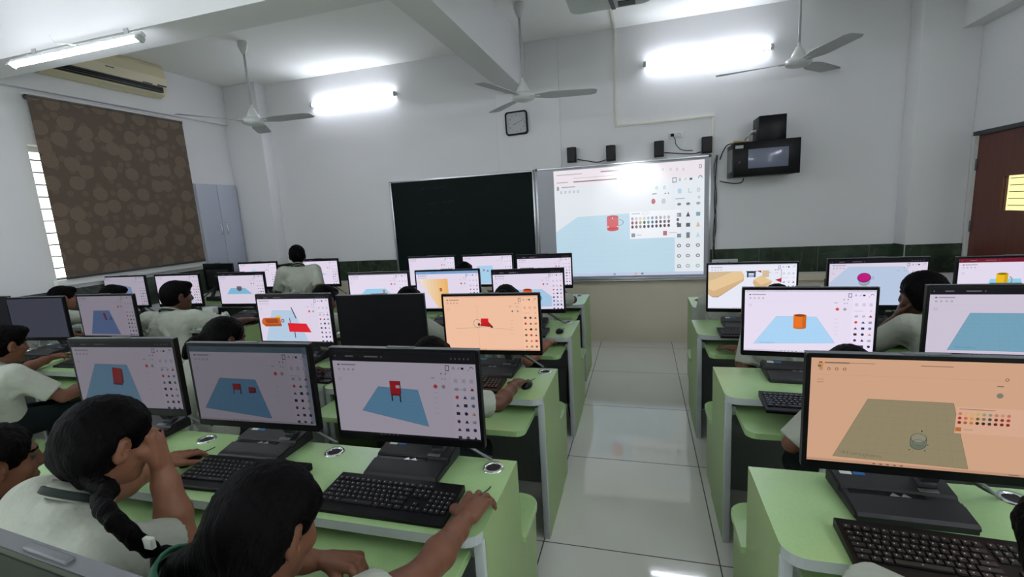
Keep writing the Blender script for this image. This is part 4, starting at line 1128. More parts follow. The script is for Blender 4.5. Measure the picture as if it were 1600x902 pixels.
for u, c in ((.41, (100, 150, 214)), (.555, (214, 160, 110)), (.60, (110, 120, 140))): p.rect(u - .008, .976, u + .008, .992, c, 8)
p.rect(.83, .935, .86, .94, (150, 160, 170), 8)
p.b.build('glowing_picture', t)

# ------------------------------------------------------------------ keyboards and mice
def make_keyboard():
    t = thing('keyboard', 'x', 'keyboard', (0, 0, ZS), 0, 'black computer keyboards')
    b = MB()
    b.prism([(-.088, 0), (-.088, .010), (-.082, .013), (.06, .024), (.084, .026), (.088, .02), (.088, 0)], -.22, .22, MT['black'], axis='x'); b.build('keyboard_case', t)
    b = MB()
    def key(x, y, w, d=.0145, m=MT['key']):
        z = .013 + (y + .082) * .0775 + .0005
        b.add([(x - w / 2, y - d / 2, z), (x + w / 2, y - d / 2, z), (x + w / 2, y + d / 2, z + .0012), (x - w / 2, y + d / 2, z + .0012),
               (x - w / 2 + .0015, y - d / 2 + .0015, z + .0045), (x + w / 2 - .0015, y - d / 2 + .0015, z + .0045), (x + w / 2 - .0015, y + d / 2 - .001, z + .0055), (x - w / 2 + .0015, y + d / 2 - .001, z + .0055)],
              [(4, 5, 6, 7), (0, 1, 5, 4), (1, 2, 6, 5), (2, 3, 7, 6), (3, 0, 4, 7)], m)
        zt = z + .0052 + .0004
        b.add([(x - .003, y - .001, zt), (x - .0005, y - .001, zt), (x - .0005, y + .0025, zt + .0002), (x - .003, y + .0025, zt + .0002)], [(0, 1, 2, 3)], MT['legend'])
    rows = [(-.046, [.022, .019, .019, .10, .019, .019, .019, .022]), (-.027, [.034] + [.0165] * 10 + [.044]), (-.008, [.029] + [.0165] * 11 + [.033]), (.011, [.026] + [.0165] * 12 + [.019]), (.030, [.0165] * 13 + [.033]), (.052, [.0165] * 14)]
    for y, ws in rows:
        x = -.210
        sc = .28 / (sum(ws) + .0022 * len(ws))
        for w in ws:
            key(x + w * sc / 2, y, w * sc); x += (w + .0022) * sc
    for y in (-.046, -.027, .011, .030, .052):
        for k in range(3): key(.086 + .0187 * k, y, .0165) if not (y == -.027 and k != 1) else None
    for y in (-.046, -.027, -.008, .011, .030):
        for k in range(4): key(.148 + .0187 * k, y, .0165)
    b.build('keycaps', t)
    b = MB(); b.tube(spline([(0, .086, .012), (.02, .090, .006), (.05, .0915, .004), (.08, .092, .004)], 12), .0025, MT['cableb'], n=6); b.build('lead', t)
    return t
KB = [('black keyboard on the nearest left desk beside the aisle, under the girl\'s mouse hand', -.765, 1.143, 0),
      ('black keyboard on the nearest left desk between the two near girls', -1.355, 1.165, 2),
      ('black keyboard on the right desk at the bottom right corner under the peach screen', .69, 1.168, -3),
      ('black keyboard on the second right desk beside the white sleeve', .70, 2.03, -3),
      ('black keyboard on the third right desk beside the aisle', .69, 3.13, 0),
      ('black keyboard on the second left desk at the end of the bare forearm', -.90, 2.09, 0),
      ('black keyboard on the third left desk beside the aisle, near the red wristband', -.86, 3.07, 0),
      ('black keyboard at the left edge under the bangled arm', -4.42, 2.12, 2),
      ('black keyboard on the single left desk behind the first standing slab screen', -3.64, 2.15, 2),
      ('black keyboard beside the boy in the white shirt under the blind', -4.22, 3.25, 4),
      ('black keyboard under the hand of the girl in the left gap', -3.63, 3.24, -2),
      ('black keyboard on the second left desk behind the stool and cube screen', -1.86, 2.10, 2)]
kb0 = make_keyboard()
for i, (lb, x, y, r) in enumerate(KB):
    if i == 0: kb0['label'] = lb; kb0.location = (x, y, ZS); kb0.rotation_euler = (0, 0, math.radians(r))
    else: dup(kb0, lb, (x, y, ZS), math.radians(r))
def make_mouse():
    t = thing('computer_mouse', 'x', 'mouse', (0, 0, ZS), 0, 'black computer mice')
    b = MB()
    vs = []; n = 16
    prof = [(1.0, 0), (1.02, .008), (.95, .018), (.78, .026), (.45, .031), (0.02, .033)]
    for s, z in prof:
        for i in range(n):
            a = 2 * PI * i / n
            vs.append((.027 * s * math.cos(a), .050 * s * math.sin(a), .86 * z * (1 - .18 * math.sin(a)) if z else 0))
    fs = [(j * n + i, j * n + (i + 1) % n, (j + 1) * n + (i + 1) % n, (j + 1) * n + i) for j in range(len(prof) - 1) for i in range(n)]
    fs += [tuple(range(n))[::-1], tuple((len(prof) - 1) * n + i for i in range(n))]
    b.add(vs, fs, MT['black'], smooth=True); b.build('mouse_body', t)
    b = MB(); b.lathe([(.006, -.003), (.008, 0), (.006, .003)], MT['mgrey'], 12, c=(0, .028, .019), axis='x'); b.build('scroll_wheel', t)
    b = MB(); b.tube(spline([(0, .05, .008), (.004, .066, .004), (.015, .085, .004), (.02, .1, .004)], 12), .002, MT['cableb'], n=6); b.build('lead', t)
    return t
MS = [('black mouse under the girl\'s right hand beside the aisle', -.478, 1.165, 8), ('black mouse beside the middle keyboard under a girl\'s left hand', -1.655, 1.225, 10),
      ('black mouse under the hand on the second left desk', -.56, 2.12, 0), ('black mouse on the third left desk by the red wristband', -.565, 3.13, 0), ('black mouse on the last left desk under a hand', -.64, 4.20, 0),
      ('black mouse on the left third row desk under the girl\'s reaching hand', -3.365, 3.29, 5), ('black mouse at the left wall under a hand below the blind', -4.70, 3.28, 10),
      ('black mouse at the far end of the bangled arm', -4.12, 2.24, 0)]
ms0 = make_mouse()
for i, (lb, x, y, r) in enumerate(MS):
    if i == 0: ms0['label'] = lb; ms0.location = (x, y, ZS); ms0.rotation_euler = (0, 0, math.radians(r))
    else: dup(ms0, lb, (x, y, ZS), math.radians(r))

# papers and small things on the left desks
def sheet(label, x, y, rz, w=.21, h=.29, crumple=.02, seed=1):
    rnd = random.Random(seed)
    b = MB(); n = 7
    vs = [((i / n - .5) * w, (j / n - .5) * h, .002 + abs(rnd.gauss(0, 1)) * crumple) for j in range(n + 1) for i in range(n + 1)]
    fs = [(j * (n + 1) + i, j * (n + 1) + i + 1, (j + 1) * (n + 1) + i + 1, (j + 1) * (n + 1) + i) for j in range(n) for i in range(n)]
    N = len(vs)
    b.add(vs + [(a, c, d - .0015) for a, c, d in vs], fs + [tuple(N + q for q in f[::-1]) for f in fs], MT['paper'], smooth=False)
    o = b.build('paper', loc=(x, y, ZS), rotz=rz); tag(o, label, 'paper'); return o
sheet('crumpled white paper in front of the grey pot screen', -3.915, 3.24, .1, .07, .2, crumple=.014, seed=3)
sheet('white paper beside the grey pot screen, left of its stand', -3.93, 3.43, .3, .13, .13, .03, seed=5)
t = thing('adapter_box', 'small white adapter box left of the grey pot screen', 'box', (-4.08, 3.475, ZS), .1)
b = MB(); b.box(-.06, .06, -.035, .035, 0.04, .11, MT['offwhite'], bev=.006); b.box(-.05, .05, -.03, .03, 0, .042, MT['black'], bev=.004); b.build('case', t)
b = MB(); b.tube(spline([(-.04, -.02, .06), (-.05, -.05, .03), (-.06, -.06, .005), (-.08, -.07, .005)], 14), .003, MT['cableb'], n=6); b.build('lead', t)
t = thing('power_backup_unit', 'low black box on the last right desk under the marble band', 'box', (1.62, 4.24, ZS))
b = MB(); b.box(-.17, .17, -.09, .09, 0.004, .16, MT['black'], bev=.006); b.build('case', t)
b = MB(); b.box(-.05, .05, -.092, -.089, .09, .12, MT['dgrey']); b.build('front_panel', t)
for k, (lb, p_) in enumerate((('black cable lying along the last right desk behind the magenta cup screen', [(1.66, 4.03, ZT + .0052), (1.8, 4.0, ZT + .0052), (1.95, 3.97, ZT + .0052), (2.2, 4.05, ZT + .0052)]),
                            ('second black cable on the last right desk, nearer the aisle', [(1.5, 4.10, ZT + .0052), (1.7, 4.13, ZT + .0052), (1.9, 4.14, ZT + .0052), (2.1, 4.2, ZT + .0052)]))):
    b = MB(); b.tube(spline(p_, 24), .004, MT['cableb'], n=6); o = b.build('cable'); tag(o, lb, 'cable')
# cables hanging under the desks at the aisle
for lb, p_ in (('black cable hanging under the second left desk down to the floor', [(-.50, 2.28, .68), (-.52, 2.25, .5), (-.53, 2.2, .3), (-.52, 2.2, .12), (-.51, 2.22, .01)]),
               ('black cable hanging under the third left desk down to the floor', [(-.52, 3.35, .68), (-.54, 3.3, .45), (-.55, 3.25, .2), (-.53, 3.25, .01)])):
    b = MB(); b.tube(spline(p_, 24), .005, MT['cableb'], n=6); o = b.build('cable'); tag(o, lb, 'cable')
# ------------------------------------------------------------------ people: signed-distance bodies turned into one continuous surface
def smin(a, b, k):
    if k <= 0: return np.minimum(a, b)
    h = np.clip(0.5 + 0.5 * (b - a) / k, 0, 1)
    return b + (a - b) * h - k * h * (1 - h)
def smax(a, b, k): return -smin(-a, -b, k)
def V3(*a): return np.array(a, float)
def unit(v): return v / (np.linalg.norm(v) + 1e-12)
class Sdf:
    def __init__(s): s.p = []; s.cuts = []
    def cone(s, a, b, ra, rb, k=.015): s.p.append(('c', np.array(a, float), np.array(b, float), ra, rb, k)); return s
    def chain(s, pts, rs, k=.012):
        for i in range(len(pts) - 1): s.cone(pts[i], pts[i + 1], rs[i], rs[i + 1], k)
        return s
    def ell(s, c, r, M=None, k=.015): s.p.append(('e', np.array(c, float), np.array(r, float), M, 0, k)); return s
    def carve(s, c, r, M=None, k=.01): s.cuts.append(('e', np.array(c, float), np.array(r, float), M, 0, k)); return s
    def half(s, pt, n, k=.004): s.cuts.append(('h', np.array(pt, float), unit(np.array(n, float)), None, 0, k)); return s   # removes the side n points to
    @staticmethod
    def d1(q, P):
        t, a, b, c, d, k = q
        if t == 'c':
            ab = b - a; L2 = ab @ ab + 1e-12
            tt = np.clip(((P - a) @ ab) / L2, 0, 1)
            w = P - a - tt[:, None] * ab
            return np.sqrt((w * w).sum(1)) - (c + (d - c) * tt)
        if t == 'e':
            q_ = P - a
            if c is not None: q_ = q_ @ c          # columns of M are local axes
            k0 = np.sqrt(((q_ / b) ** 2).sum(1)); k1 = np.sqrt(((q_ / (b * b)) ** 2).sum(1)) + 1e-9
            return k0 * (k0 - 1) / k1
        return -((P - a) @ b)                       # half space: inside removed region negative
    def __call__(s, P):
        out = None
        for q in s.p:
            d = s.d1(q, P)
            out = d if out is None else smin(out, d, q[5])
        for q in s.cuts: out = smax(out, -s.d1(q, P), q[5])
        return out
    def bounds(s):
        lo = np.full(3, 1e9); hi = -lo
        for t, a, b, c, d, k in s.p:
            if t == 'c':
                r = max(c, d)
                lo = np.minimum(lo, np.minimum(a, b) - r); hi = np.maximum(hi, np.maximum(a, b) + r)
            else:
                r = max(b); lo = np.minimum(lo, a - r); hi = np.maximum(hi, a + r)
        return lo, hi

def surface_nets(f, h, lo, hi):
    B = 8
    lo = lo - 2 * h; n = np.ceil((hi - lo + 2 * h) / h).astype(int) + 1
    nb = (n + B - 1) // B
    n = nb * B
    gi = np.stack(np.meshgrid(*[np.arange(k) for k in nb], indexing='ij'), -1).reshape(-1, 3)
    cen = lo + (gi * B + (B - 1) / 2) * h
    dc = f(cen)
    act = np.abs(dc) < B * h * .5 * 1.7321 * 1.45 + .012
    V = np.empty(tuple(n), np.float32)
    V.reshape(nb[0], B, nb[1], B, nb[2], B)[:] = np.sign(dc).reshape(nb[0], 1, nb[1], 1, nb[2], 1)
    off = np.stack(np.meshgrid(*[np.arange(B)] * 3, indexing='ij'), -1).reshape(-1, 3)
    ga = gi[act]
    CH_ = 400
    for s in range(0, len(ga), CH_):
        idx = (ga[s:s + CH_, None, :] * B + off[None]).reshape(-1, 3)
        V[idx[:, 0], idx[:, 1], idx[:, 2]] = f(lo + idx * h)
    S = V < 0
    c = np.zeros(tuple(n - 1), np.int8)
    cor = [(i, j, k) for i in (0, 1) for j in (0, 1) for k in (0, 1)]
    sl = lambda i, m: slice(i, m - 1 + i)
    for i, j, k in cor: c += S[sl(i, n[0]), sl(j, n[1]), sl(k, n[2])]
    cells = np.argwhere((c > 0) & (c < 8))
    ids = np.full(tuple(n - 1), -1, np.int32); ids[tuple(cells.T)] = np.arange(len(cells))
    acc = np.zeros((len(cells), 3)); cnt = np.zeros(len(cells))
    for ax in range(3):
        o = [q for q in range(3) if q != ax]
        for a in (0, 1):
            for b in (0, 1):
                d0 = np.zeros(3, int); d0[o[0]] = a; d0[o[1]] = b; d1 = d0.copy(); d1[ax] = 1
                p0 = cells + d0; p1 = cells + d1
                v0 = V[tuple(p0.T)].astype(float); v1 = V[tuple(p1.T)].astype(float)
                cr = (v0 < 0) != (v1 < 0)
                t = np.where(cr, v0 / np.where(cr, v0 - v1, 1), 0)
                pt = p0.astype(float); pt[:, ax] += t
                acc += np.where(cr[:, None], pt, 0); cnt += cr
    verts = lo + acc / cnt[:, None] * h
    faces = []
    for ax in range(3):
        o = [q for q in range(3) if q != ax]
        A = np.take(S, range(0, n[ax] - 1), ax); Bb = np.take(S, range(1, n[ax]), ax)
        e = np.argwhere(A != Bb)
        e = e[(e[:, o[0]] > 0) & (e[:, o[1]] > 0) & (e[:, o[0]] < n[o[0]] - 1) & (e[:, o[1]] < n[o[1]] - 1)]
        if not len(e): continue
        q = []
        for da, db in ((0, 0), (1, 0), (1, 1), (0, 1)):
            w = e.copy(); w[:, o[0]] -= da; w[:, o[1]] -= db; q.append(ids[tuple(w.T)])
        q = np.stack(q, 1)
        neg = S[tuple(e.T)]
        flip = neg if ax != 1 else ~neg
        q = np.where(flip[:, None], q, q[:, ::-1])
        faces.append(q[(q >= 0).all(1)])
    return verts, np.concatenate(faces)

def sdf_mesh(name, f, h, mats, parent, regions=None, origin=V3(0, 0, 0), lohi=None):
    lo, hi = lohi if lohi else f.bounds()
    v, q = surface_nets(f, h, lo, hi)
    # drop crumbs: keep only pieces larger than a few faces is not needed for smooth unions
    me = bpy.data.meshes.new(name)
    vv = (v - origin).astype(np.float32)
    me.vertices.add(len(vv)); me.vertices.foreach_set('co', vv.ravel())
    me.loops.add(q.size); me.loops.foreach_set('vertex_index', q.ravel().astype(np.int32))
    me.polygons.add(len(q)); me.polygons.foreach_set('loop_start', np.arange(0, q.size, 4, dtype=np.int32))
    for m in mats: me.materials.append(m)
    if regions is not None:
        me.polygons.foreach_set('material_index', regions(v[q].mean(1)).astype(np.int32))
    me.polygons.foreach_set('use_smooth', np.ones(len(q), bool))
    me.update(calc_edges=True); me.validate()
    o = bpy.data.objects.new(name, me); COL.objects.link(o)
    if parent is not None: o.parent = parent
    return o

def rotz_(a): c, s = math.cos(a), math.sin(a); return np.array([[c, -s, 0], [s, c, 0], [0, 0, 1.]])
def rotx_(a): c, s = math.cos(a), math.sin(a); return np.array([[1, 0, 0], [0, c, -s], [0, s, c]])
def roty_(a): c, s = math.cos(a), math.sin(a); return np.array([[c, 0, s], [0, 1, 0], [-s, 0, c]])

def ik(sh, wr, l1, l2, hint):
    d = wr - sh; L = np.linalg.norm(d); 
    if L > (l1 + l2) * .985:
        s = L / ((l1 + l2) * .985); l1 *= s; l2 *= s
    u = d / L
    a = (l1 * l1 - l2 * l2 + L * L) / (2 * L); hgt = math.sqrt(max(0, l1 * l1 - a * a))
    n = unit(hint - u * (hint @ u))
    return sh + u * a + n * hgt

HAND = {   # joint bends in degrees per finger (index .. little) and thumb
    'flat': ([(12, 12, 8)] * 4, 10), 'mouse': ([(14, 26, 16), (12, 28, 18), (16, 28, 18), (22, 30, 18)], 8),
    'fist': ([(52, 84, 48), (56, 86, 50), (60, 88, 52), (64, 88, 54)], 30), 'rest': ([(10, 16, 12), (11, 18, 13), (12, 19, 14), (14, 20, 14)], 10),
    'cheek': ([(46, 62, 36), (50, 66, 38), (54, 68, 40), (58, 70, 42)], 26),
}
def hand(body, wrist, fwd, back, side_sign, pose, s=.86):
    """fwd: towards the fingers, back: direction the back of the hand faces, side_sign +1 right hand (thumb on its left side seen from above)"""
    f = unit(fwd); n = unit(back - f * (back @ f)); r = np.cross(f, n)       # r points to the right seen from the back
    thumb_dir = -r * side_sign
    bends, tb = HAND[pose]
    kn = []
    for i, (off, L) in enumerate(((-.030, .082), (-.010, .086), (.010, .083), (.028, .075))):   # along thumb side -> little side
        base = wrist + (f * L - thumb_dir * off) * s
        kn.append(base)
        body.cone(wrist + (f * .012 - thumb_dir * off * .55) * s, base, .0155 * s, .0118 * s, .010)
    body.cone(wrist + f * .02 * s, wrist + f * .06 * s, .02 * s, .02 * s, .012)
    lens = ((.040, .025, .019), (.044, .028, .020), (.041, .026, .020), (.032, .020, .017))
    tips = []
    for i in range(4):
        p = kn[i]; a = 0
        spread = ((-.18, -.05, .08, .17) if pose == 'mouse' else (-.09, -.03, .04, .11))[i]
        fr = unit(f - thumb_dir * spread)
        rr = [.0098, .0088, .0080, .0068]
        for j in range(3):
            a += math.radians(bends[i][j])
            d = fr * math.cos(a) - n * math.sin(a)
            q = p + d * lens[i][j] * s
            body.cone(p, q, rr[j] * s * (1 if i < 3 else .88), rr[j + 1] * s * (1 if i < 3 else .88), .0025)
            p = q
        tips.append((p, n * math.cos(a) + fr * math.sin(a)))
    # thumb leaves the side of the palm near its base
    p = wrist + (f * .022 + thumb_dir * .022) * s
    d = unit(f * .62 + thumb_dir * .75 - n * .25) if pose != 'fist' else unit(f * .75 + thumb_dir * .35 - n * .55)
    q = p + d * .040 * s; body.cone(wrist + f * .01 * s, q, .017 * s, .0125 * s, .01)
    d2 = unit(f * (.9) + thumb_dir * .30 - n * .32 * (1 + tb / 30)) if pose != 'fist' else unit(f * .6 - thumb_dir * .35 - n * .7); q2 = q + d2 * .030 * s; body.cone(q, q2, .0118 * s, .0102 * s, .004)
    d3 = unit(d2 + f * .2 - thumb_dir * .15 * (1 + tb / 20)); q3 = q2 + d3 * .024 * s; body.cone(q2, q3, .0102 * s, .008 * s, .003)
    tips.append((q3, n))
    return tips

def head_parts(body, H, M, s):
    """H skull centre, M local axes (columns: right, forward, up)"""
    W_ = lambda x, y, z: H + M @ (V3(x, y, z) * s)
    body.ell(W_(0, -.008, .022), V3(.070, .088, .080) * s, M, .02)
    body.ell(W_(0, .030, -.040), V3(.053, .056, .068) * s, M, .03)
    body.ell(W_(0, .060, -.085), V3(.026, .024, .020) * s, M, .025)
    body.cone(W_(0, .080, .012), W_(0, .098, -.026), .0075 * s, .0115 * s, .010)
    body.ell(W_(.010, .090, -.032), V3(.008, .009, .007) * s, M, .006); body.ell(W_(-.010, .090, -.032), V3(.008, .009, .007) * s, M, .006)
    body.ell(W_(0, .070, .022), V3(.046, .018, .012) * s, M, .012)
    body.ell(W_(0, .082, -.058), V3(.021, .010, .005) * s, M, .005); body.ell(W_(0, .080, -.067), V3(.018, .011, .006) * s, M, .005)
    for q in (-1, 1):
        body.ell(W_(q * .036, .058, -.030), V3(.020, .020, .020) * s, M, .02)
        body.ell(W_(q * .074, -.006, -.012), V3(.011, .019, .031) * s, M, .006)
        body.ell(W_(q * .066, .002, -.034), V3(.007, .010, .010) * s, M, .006)
    body.cuts += [('e', W_(q * .030, .094, .004), V3(.015, .013, .009) * s, M, 0, .008) for q in (-1, 1)]
    body.cuts += [('e', W_(q * .078, .002, -.010), V3(.006, .010, .017) * s, M, 0, .004) for q in (-1, 1)]
    return W_

def person(label, head, hip=None, yaw=0, head_yaw=0, head_pitch=18, head_roll=0, R=None, L=None, hair='short', skin='b', sex='m', s=.96, res=.0075, hres=None,
           tie=False, extras=(), stand=False, braid=None, shoulder=.142, group=None, bs=1.0, hs=1.0, elbows=None, seat=.437, turn=0, sleeve=.80, hints=None, shr=None):
    """head: (x, y, z of the crown).  R / L: (wrist xyz, fwd, back, pose) in world coordinates."""
    crown = V3(*head)
    M = rotz_(math.radians(yaw + head_yaw)) @ rotx_(-math.radians(head_pitch)) @ roty_(math.radians(head_roll))
    H = crown - V3(0, 0, .108 * s) + M @ V3(0, .008 * s, 0)
    B = rotz_(math.radians(yaw))
    C7 = H + M @ (V3(0, -.05, -.075) * s) + B @ V3(0, -.012, -.050)
    if hip is None:
        hip = C7 + B @ V3(0, -.075, 0); hip[2] = seat + .108
    else: hip = V3(*hip)
    org = V3(hip[0], hip[1], 0)
    t = thing('person', label, 'person', tuple(org), 0, group)
    body = Sdf()
    sp = (C7 - hip)
    Ty = unit(sp); Bx = B @ V3(1, 0, 0); Bf = unit(np.cross(Ty, Bx)) * -1 if False else unit(np.cross(Ty, Bx))
    Bf = -Bf if (Bf @ (B @ V3(0, 1, 0))) < 0 else Bf
    St = rotz_(math.radians(turn))
    Sx = B @ St @ V3(1, 0, 0)
    chest = hip + sp * .66 - Bf * .012; belly = hip + sp * .30 + Bf * .012
    MT_ = np.stack([Bx, Bf, Ty], 1); MS_ = np.stack([Sx, unit(np.cross(Ty, Sx)) * (1 if np.cross(Ty, Sx) @ Bf > 0 else -1), Ty], 1)
    shoulder *= bs; sb = s * bs
    shs = {1: C7 + Sx * shoulder * s - Ty * .045 * s + Bf * .012, -1: C7 - Sx * shoulder * s - Ty * .045 * s + Bf * .012}
    if shr:
        for k_, dv in shr.items(): shs[k_] = shs[k_] + V3(*dv)
    # trunk
    body.ell(hip + V3(0, 0, .01), V3(.135, .10, .095) * sb, MT_, .04)
    body.ell(belly, V3(.112, .082, .13) * sb, MT_, .05)
    body.ell(chest, V3(.128, .088, .125) * sb, MS_, .05)
    body.cone(shs[1] - Sx * .03, shs[-1] + Sx * .03, .050 * sb, .050 * sb, .05)
    body.cone(C7 - Ty * .03, H + M @ (V3(0, -.022, -.052) * s), .046 * s, .042 * s, .022)
    W_ = head_parts(body, H, M, s)
    # arms
    tips = []; arms = {}
    dflt = {1: None, -1: None}
    for q, spec in ((1, R), (-1, L)):
        sh = shs[q]
        if spec is None:
            fr = [f_ for f_ in ((1.03, 1.99, 3.04, 4.1) if crown[0] < -2.9 else (1.03, 1.955, 2.995, 4.06) if crown[0] < 0 else (1.125, 2.09, 3.105, 3.93)) if f_ > crown[1] + .10]
            w = V3(sh[0] - q * .01, (fr[0] if fr else crown[1] + .3) - .125, .70)
            spec = (w, V3(-q * .85, .42, 0), V3(0, 0, 1), 'rest')
        w, fw_, bk, pose = V3(*spec[0]), V3(*spec[1]), V3(*spec[2]), spec[3]
        hint = V3(*hints[q]) if hints and q in hints else B @ V3(q * .95, -.2, .0)
        el = ik(sh, w, .245 * s, .215 * s, hint)
        if elbows and q in elbows: el = V3(*elbows[q])
        body.chain([sh, sh + (el - sh) * .5, el], [.046 * sb, .040 * sb, .033 * sb], .025)
        body.chain([el, el + (w - el) * .35, el + (w - el) * .75, w], [.033 * sb, .036 * sb, .027 * sb, .0215 * sb], .014)
        tips += hand(body, w, fw_, bk, q, pose, .90 * s * hs)
        arms[q] = (sh, el, w)
    # legs
    legs = {}
    for q in (1, -1):
        h0 = hip + Bx * q * .075 * s
        if stand:
            kn = h0 + B @ V3(0, .03, 0); kn[2] = h0[2] * .52; an = kn + B @ V3(0, -.03, 0); an[2] = .075
        else:
            kn = h0 + B @ V3(q * .03, .36 * s, 0); kn[2] = seat + .055; an = kn + B @ V3(0, -.02, 0); an[2] = .075
        body.chain([h0, kn], [.082 * s, .052 * s], .03); body.chain([kn, kn + (an - kn) * .35, an], [.052 * s, .050 * s, .032 * s], .02)
        body.cone(an, an + B @ V3(0, .11, -.045), .032 * s, .022 * s, .015)
        legs[q] = (h0, kn, an)
    eyes = [W_(k * .030, .080, .003) for k in (-1, 1)]; mouth = W_(0, .086, -.0625)
    tp = np.array([p + nn * .004 for p, nn in tips])
    def reg(P):
        i = np.zeros(len(P))
        for e in eyes: i[((P - e) @ M * V3(.7, 1, 1.7) ** 1.0 if False else np.abs((P - e) @ M / (V3(.014, .02, .0055) * s))).max(1) < 1] = 1
        i[(np.abs((P - mouth) @ M / (V3(.020, .016, .008) * s))).max(1) < 1] = 2
        br = [W_(k * .031, .080, .023) for k in (-1, 1)]
        for e in br: i[(np.abs((P - e) @ M / (V3(.018, .022, .0032) * s))).max(1) < 1] = 3
        return i
    sdf_mesh('body', body, hres or res, [MT['skin_' + skin], MT['eye'], MT['lip'], MT['hair']], t, reg, org)
    # shirt with short sleeves
    sh_ = Sdf()
    g = .013
    sh_.ell(hip + Ty * .015, V3(.142 + g, .108 + g, .10) * sb, MT_, .04)
    sh_.ell(belly, V3(.120 + g, .090 + g, .14) * sb, MT_, .05)
    sh_.ell(chest, V3(.134 + g, .092 + g, .13) * sb, MS_, .05)
    sh_.cone(shs[1] - Sx * .03, shs[-1] + Sx * .03, .060 * sb, .060 * sb, .05)
    sh_.cone(C7 - Ty * .035, C7 + Ty * .005, .060 * s, .054 * s, .02)
    for q in (1, -1):
        sh, el, w = arms[q]
        e2 = sh + (el - sh) * sleeve
        sh_.chain([sh, e2 + (el - sh) * .12], [.062 * sb, .058 * sb], .03)
    # folds
    rs = np.random.RandomState(int(abs(head[0] * 97 + head[1] * 31)) % 9999)
    for k in range(12):
        q = rs.choice([-1, 1]); a0 = chest + Sx * q * rs.uniform(.01, .11) * bs - Bf * .098 * sb + Ty * rs.uniform(-.20, .04)
        sh_.cone(a0, a0 + Sx * q * rs.uniform(-.03, .07) + Ty * rs.uniform(-.12, .06), .006, .002, .024)
    for q in (1, -1):                                   # creases around the armpit and the sleeve
        s0, e0, w0 = arms[q]
        for k in range(3):
            a0 = s0 + (e0 - s0) * rs.uniform(.25, .6) - Bf * .05 * sb + Ty * rs.uniform(-.03, .02)
            sh_.cone(a0, a0 - Sx * q * rs.uniform(.06, .12) - Ty * rs.uniform(.03, .10) - Bf * .035, .007, .003, .022)
    for q in (1, -1):
        sh, el, w = arms[q]
        d = unit(el - sh); sh_.half(sh + (el - sh) * sleeve, d, .003) if False else None
    nh = unit(C7 - (H + M @ (V3(0, -.022, -.052) * s)))
    class Cut:
        p = sh_.p
        def bounds(self): return sh_.bounds()
        def __call__(self, P):
            o = sh_(P)
            for q in (1, -1):                       # flat sleeve hems
                sh, el, w = arms[q]; d = unit(el - sh); pt = sh + (el - sh) * sleeve
                axd = (P - pt) @ d
                rad = np.linalg.norm(P - pt - axd[:, None] * d, axis=1)
                reg_ = np.maximum(np.maximum(-axd, rad - .095 * bs), axd - .12)     # beyond the hem, near the arm
                o = np.maximum(o, -reg_)
            dv = P - C7; top = (P - (C7 + Ty * .012)) @ Ty             # neckline, near the neck only
            rn = np.linalg.norm(dv - (dv @ Ty)[:, None] * Ty, axis=1)
            o = np.maximum(o, np.minimum(top, .066 * s - rn))
            if not stand:
                o = np.maximum(o, -((P[:, 2]) - (hip[2] - .06)))
            return o
    so = sdf_mesh('shirt', Cut(), max(res, .0065), [MT['shirt']], t, None, org)
    # collar: an open band around the neck
    nb = C7 + Ty * .008; nt = nb + unit((H - nb)) * .034
    b = MB(); n = 24; rows = []
    Bn = unit(np.cross(unit(nt - nb), Sx)); Bn = Bn if Bn @ Bf > 0 else -Bn
    for (r, hgt) in ((.060, -.012), (.057, .022), (.060, .026), (.069, -.006)):
        rows.append([tuple(nb + (nt - nb) * (hgt / .034) + (Sx * math.cos(2 * PI * i / n) * .92 + Bn * math.sin(2 * PI * i / n) * 1.02) * r * s + Bn * .004 - org) for i in range(n)])
    vs = [p for r in rows for p in r]; fs = []
    for j in range(3):
        for i in range(n): fs.append((j * n + i, j * n + (i + 1) % n, (j + 1) * n + (i + 1) % n, (j + 1) * n + i))
    b.add(vs, fs, MT['shirt'], smooth=True); b.build('collar', t)
    if tie:
        b = MB(); rows = []
        for (r, hgt) in ((.066, -.008), (.0705, -.006), (.0705, .008), (.066, .010)):
            rows.append([tuple(nb + (nt - nb) * (hgt / .034) + (Sx * math.cos(2 * PI * i / n) * .94 + Bn * math.sin(2 * PI * i / n) * 1.04) * r * s + Bn * .004 - org) for i in range(n)])
        vs = [p for r in rows for p in r]
        b.add(vs, [(j * n + i, j * n + (i + 1) % n, ((j + 1) % 4) * n + (i + 1) % n, ((j + 1) % 4) * n + i) for j in range(4) for i in range(n)], MT['tie'], smooth=True)
        b.build('necktie', t)
    # skirt or trousers, shoes
    tr = Sdf()
    tr.ell(hip - V3(0, 0, .005), V3(.146, .116, .085) * s, MT_, .03)
    for q in (1, -1):
        h0, kn, an = legs[q]
        if sex == 'f' and not stand: tr.cone(h0, kn, .088 * s, .070 * s, .03)
        else: tr.chain([h0, kn, an + V3(0, 0, .03)], [.086 * s, .062 * s, .055 * s], .02)
    tr.half(hip + V3(0, 0, .075), (0, 0, 1))
    sdf_mesh('skirt' if sex == 'f' else 'trousers', tr, .011, [MT['dark_cloth']], t, None, org)
    for q in (1, -1):
        an = legs[q][2]; b = Sdf().cone(an + B @ V3(0, -.02, -.035), an + B @ V3(0, .12, -.048), .040, .030, .01); b.half((0, 0, .0), (0, 0, -1))
        sdf_mesh('shoe', b, .010, [MT['shoe']], t, None, org)
    # hair
    hr = Sdf()
    hr.ell(W_(0, -.012, .030), V3(.079, .096, .086) * s, M, .02)
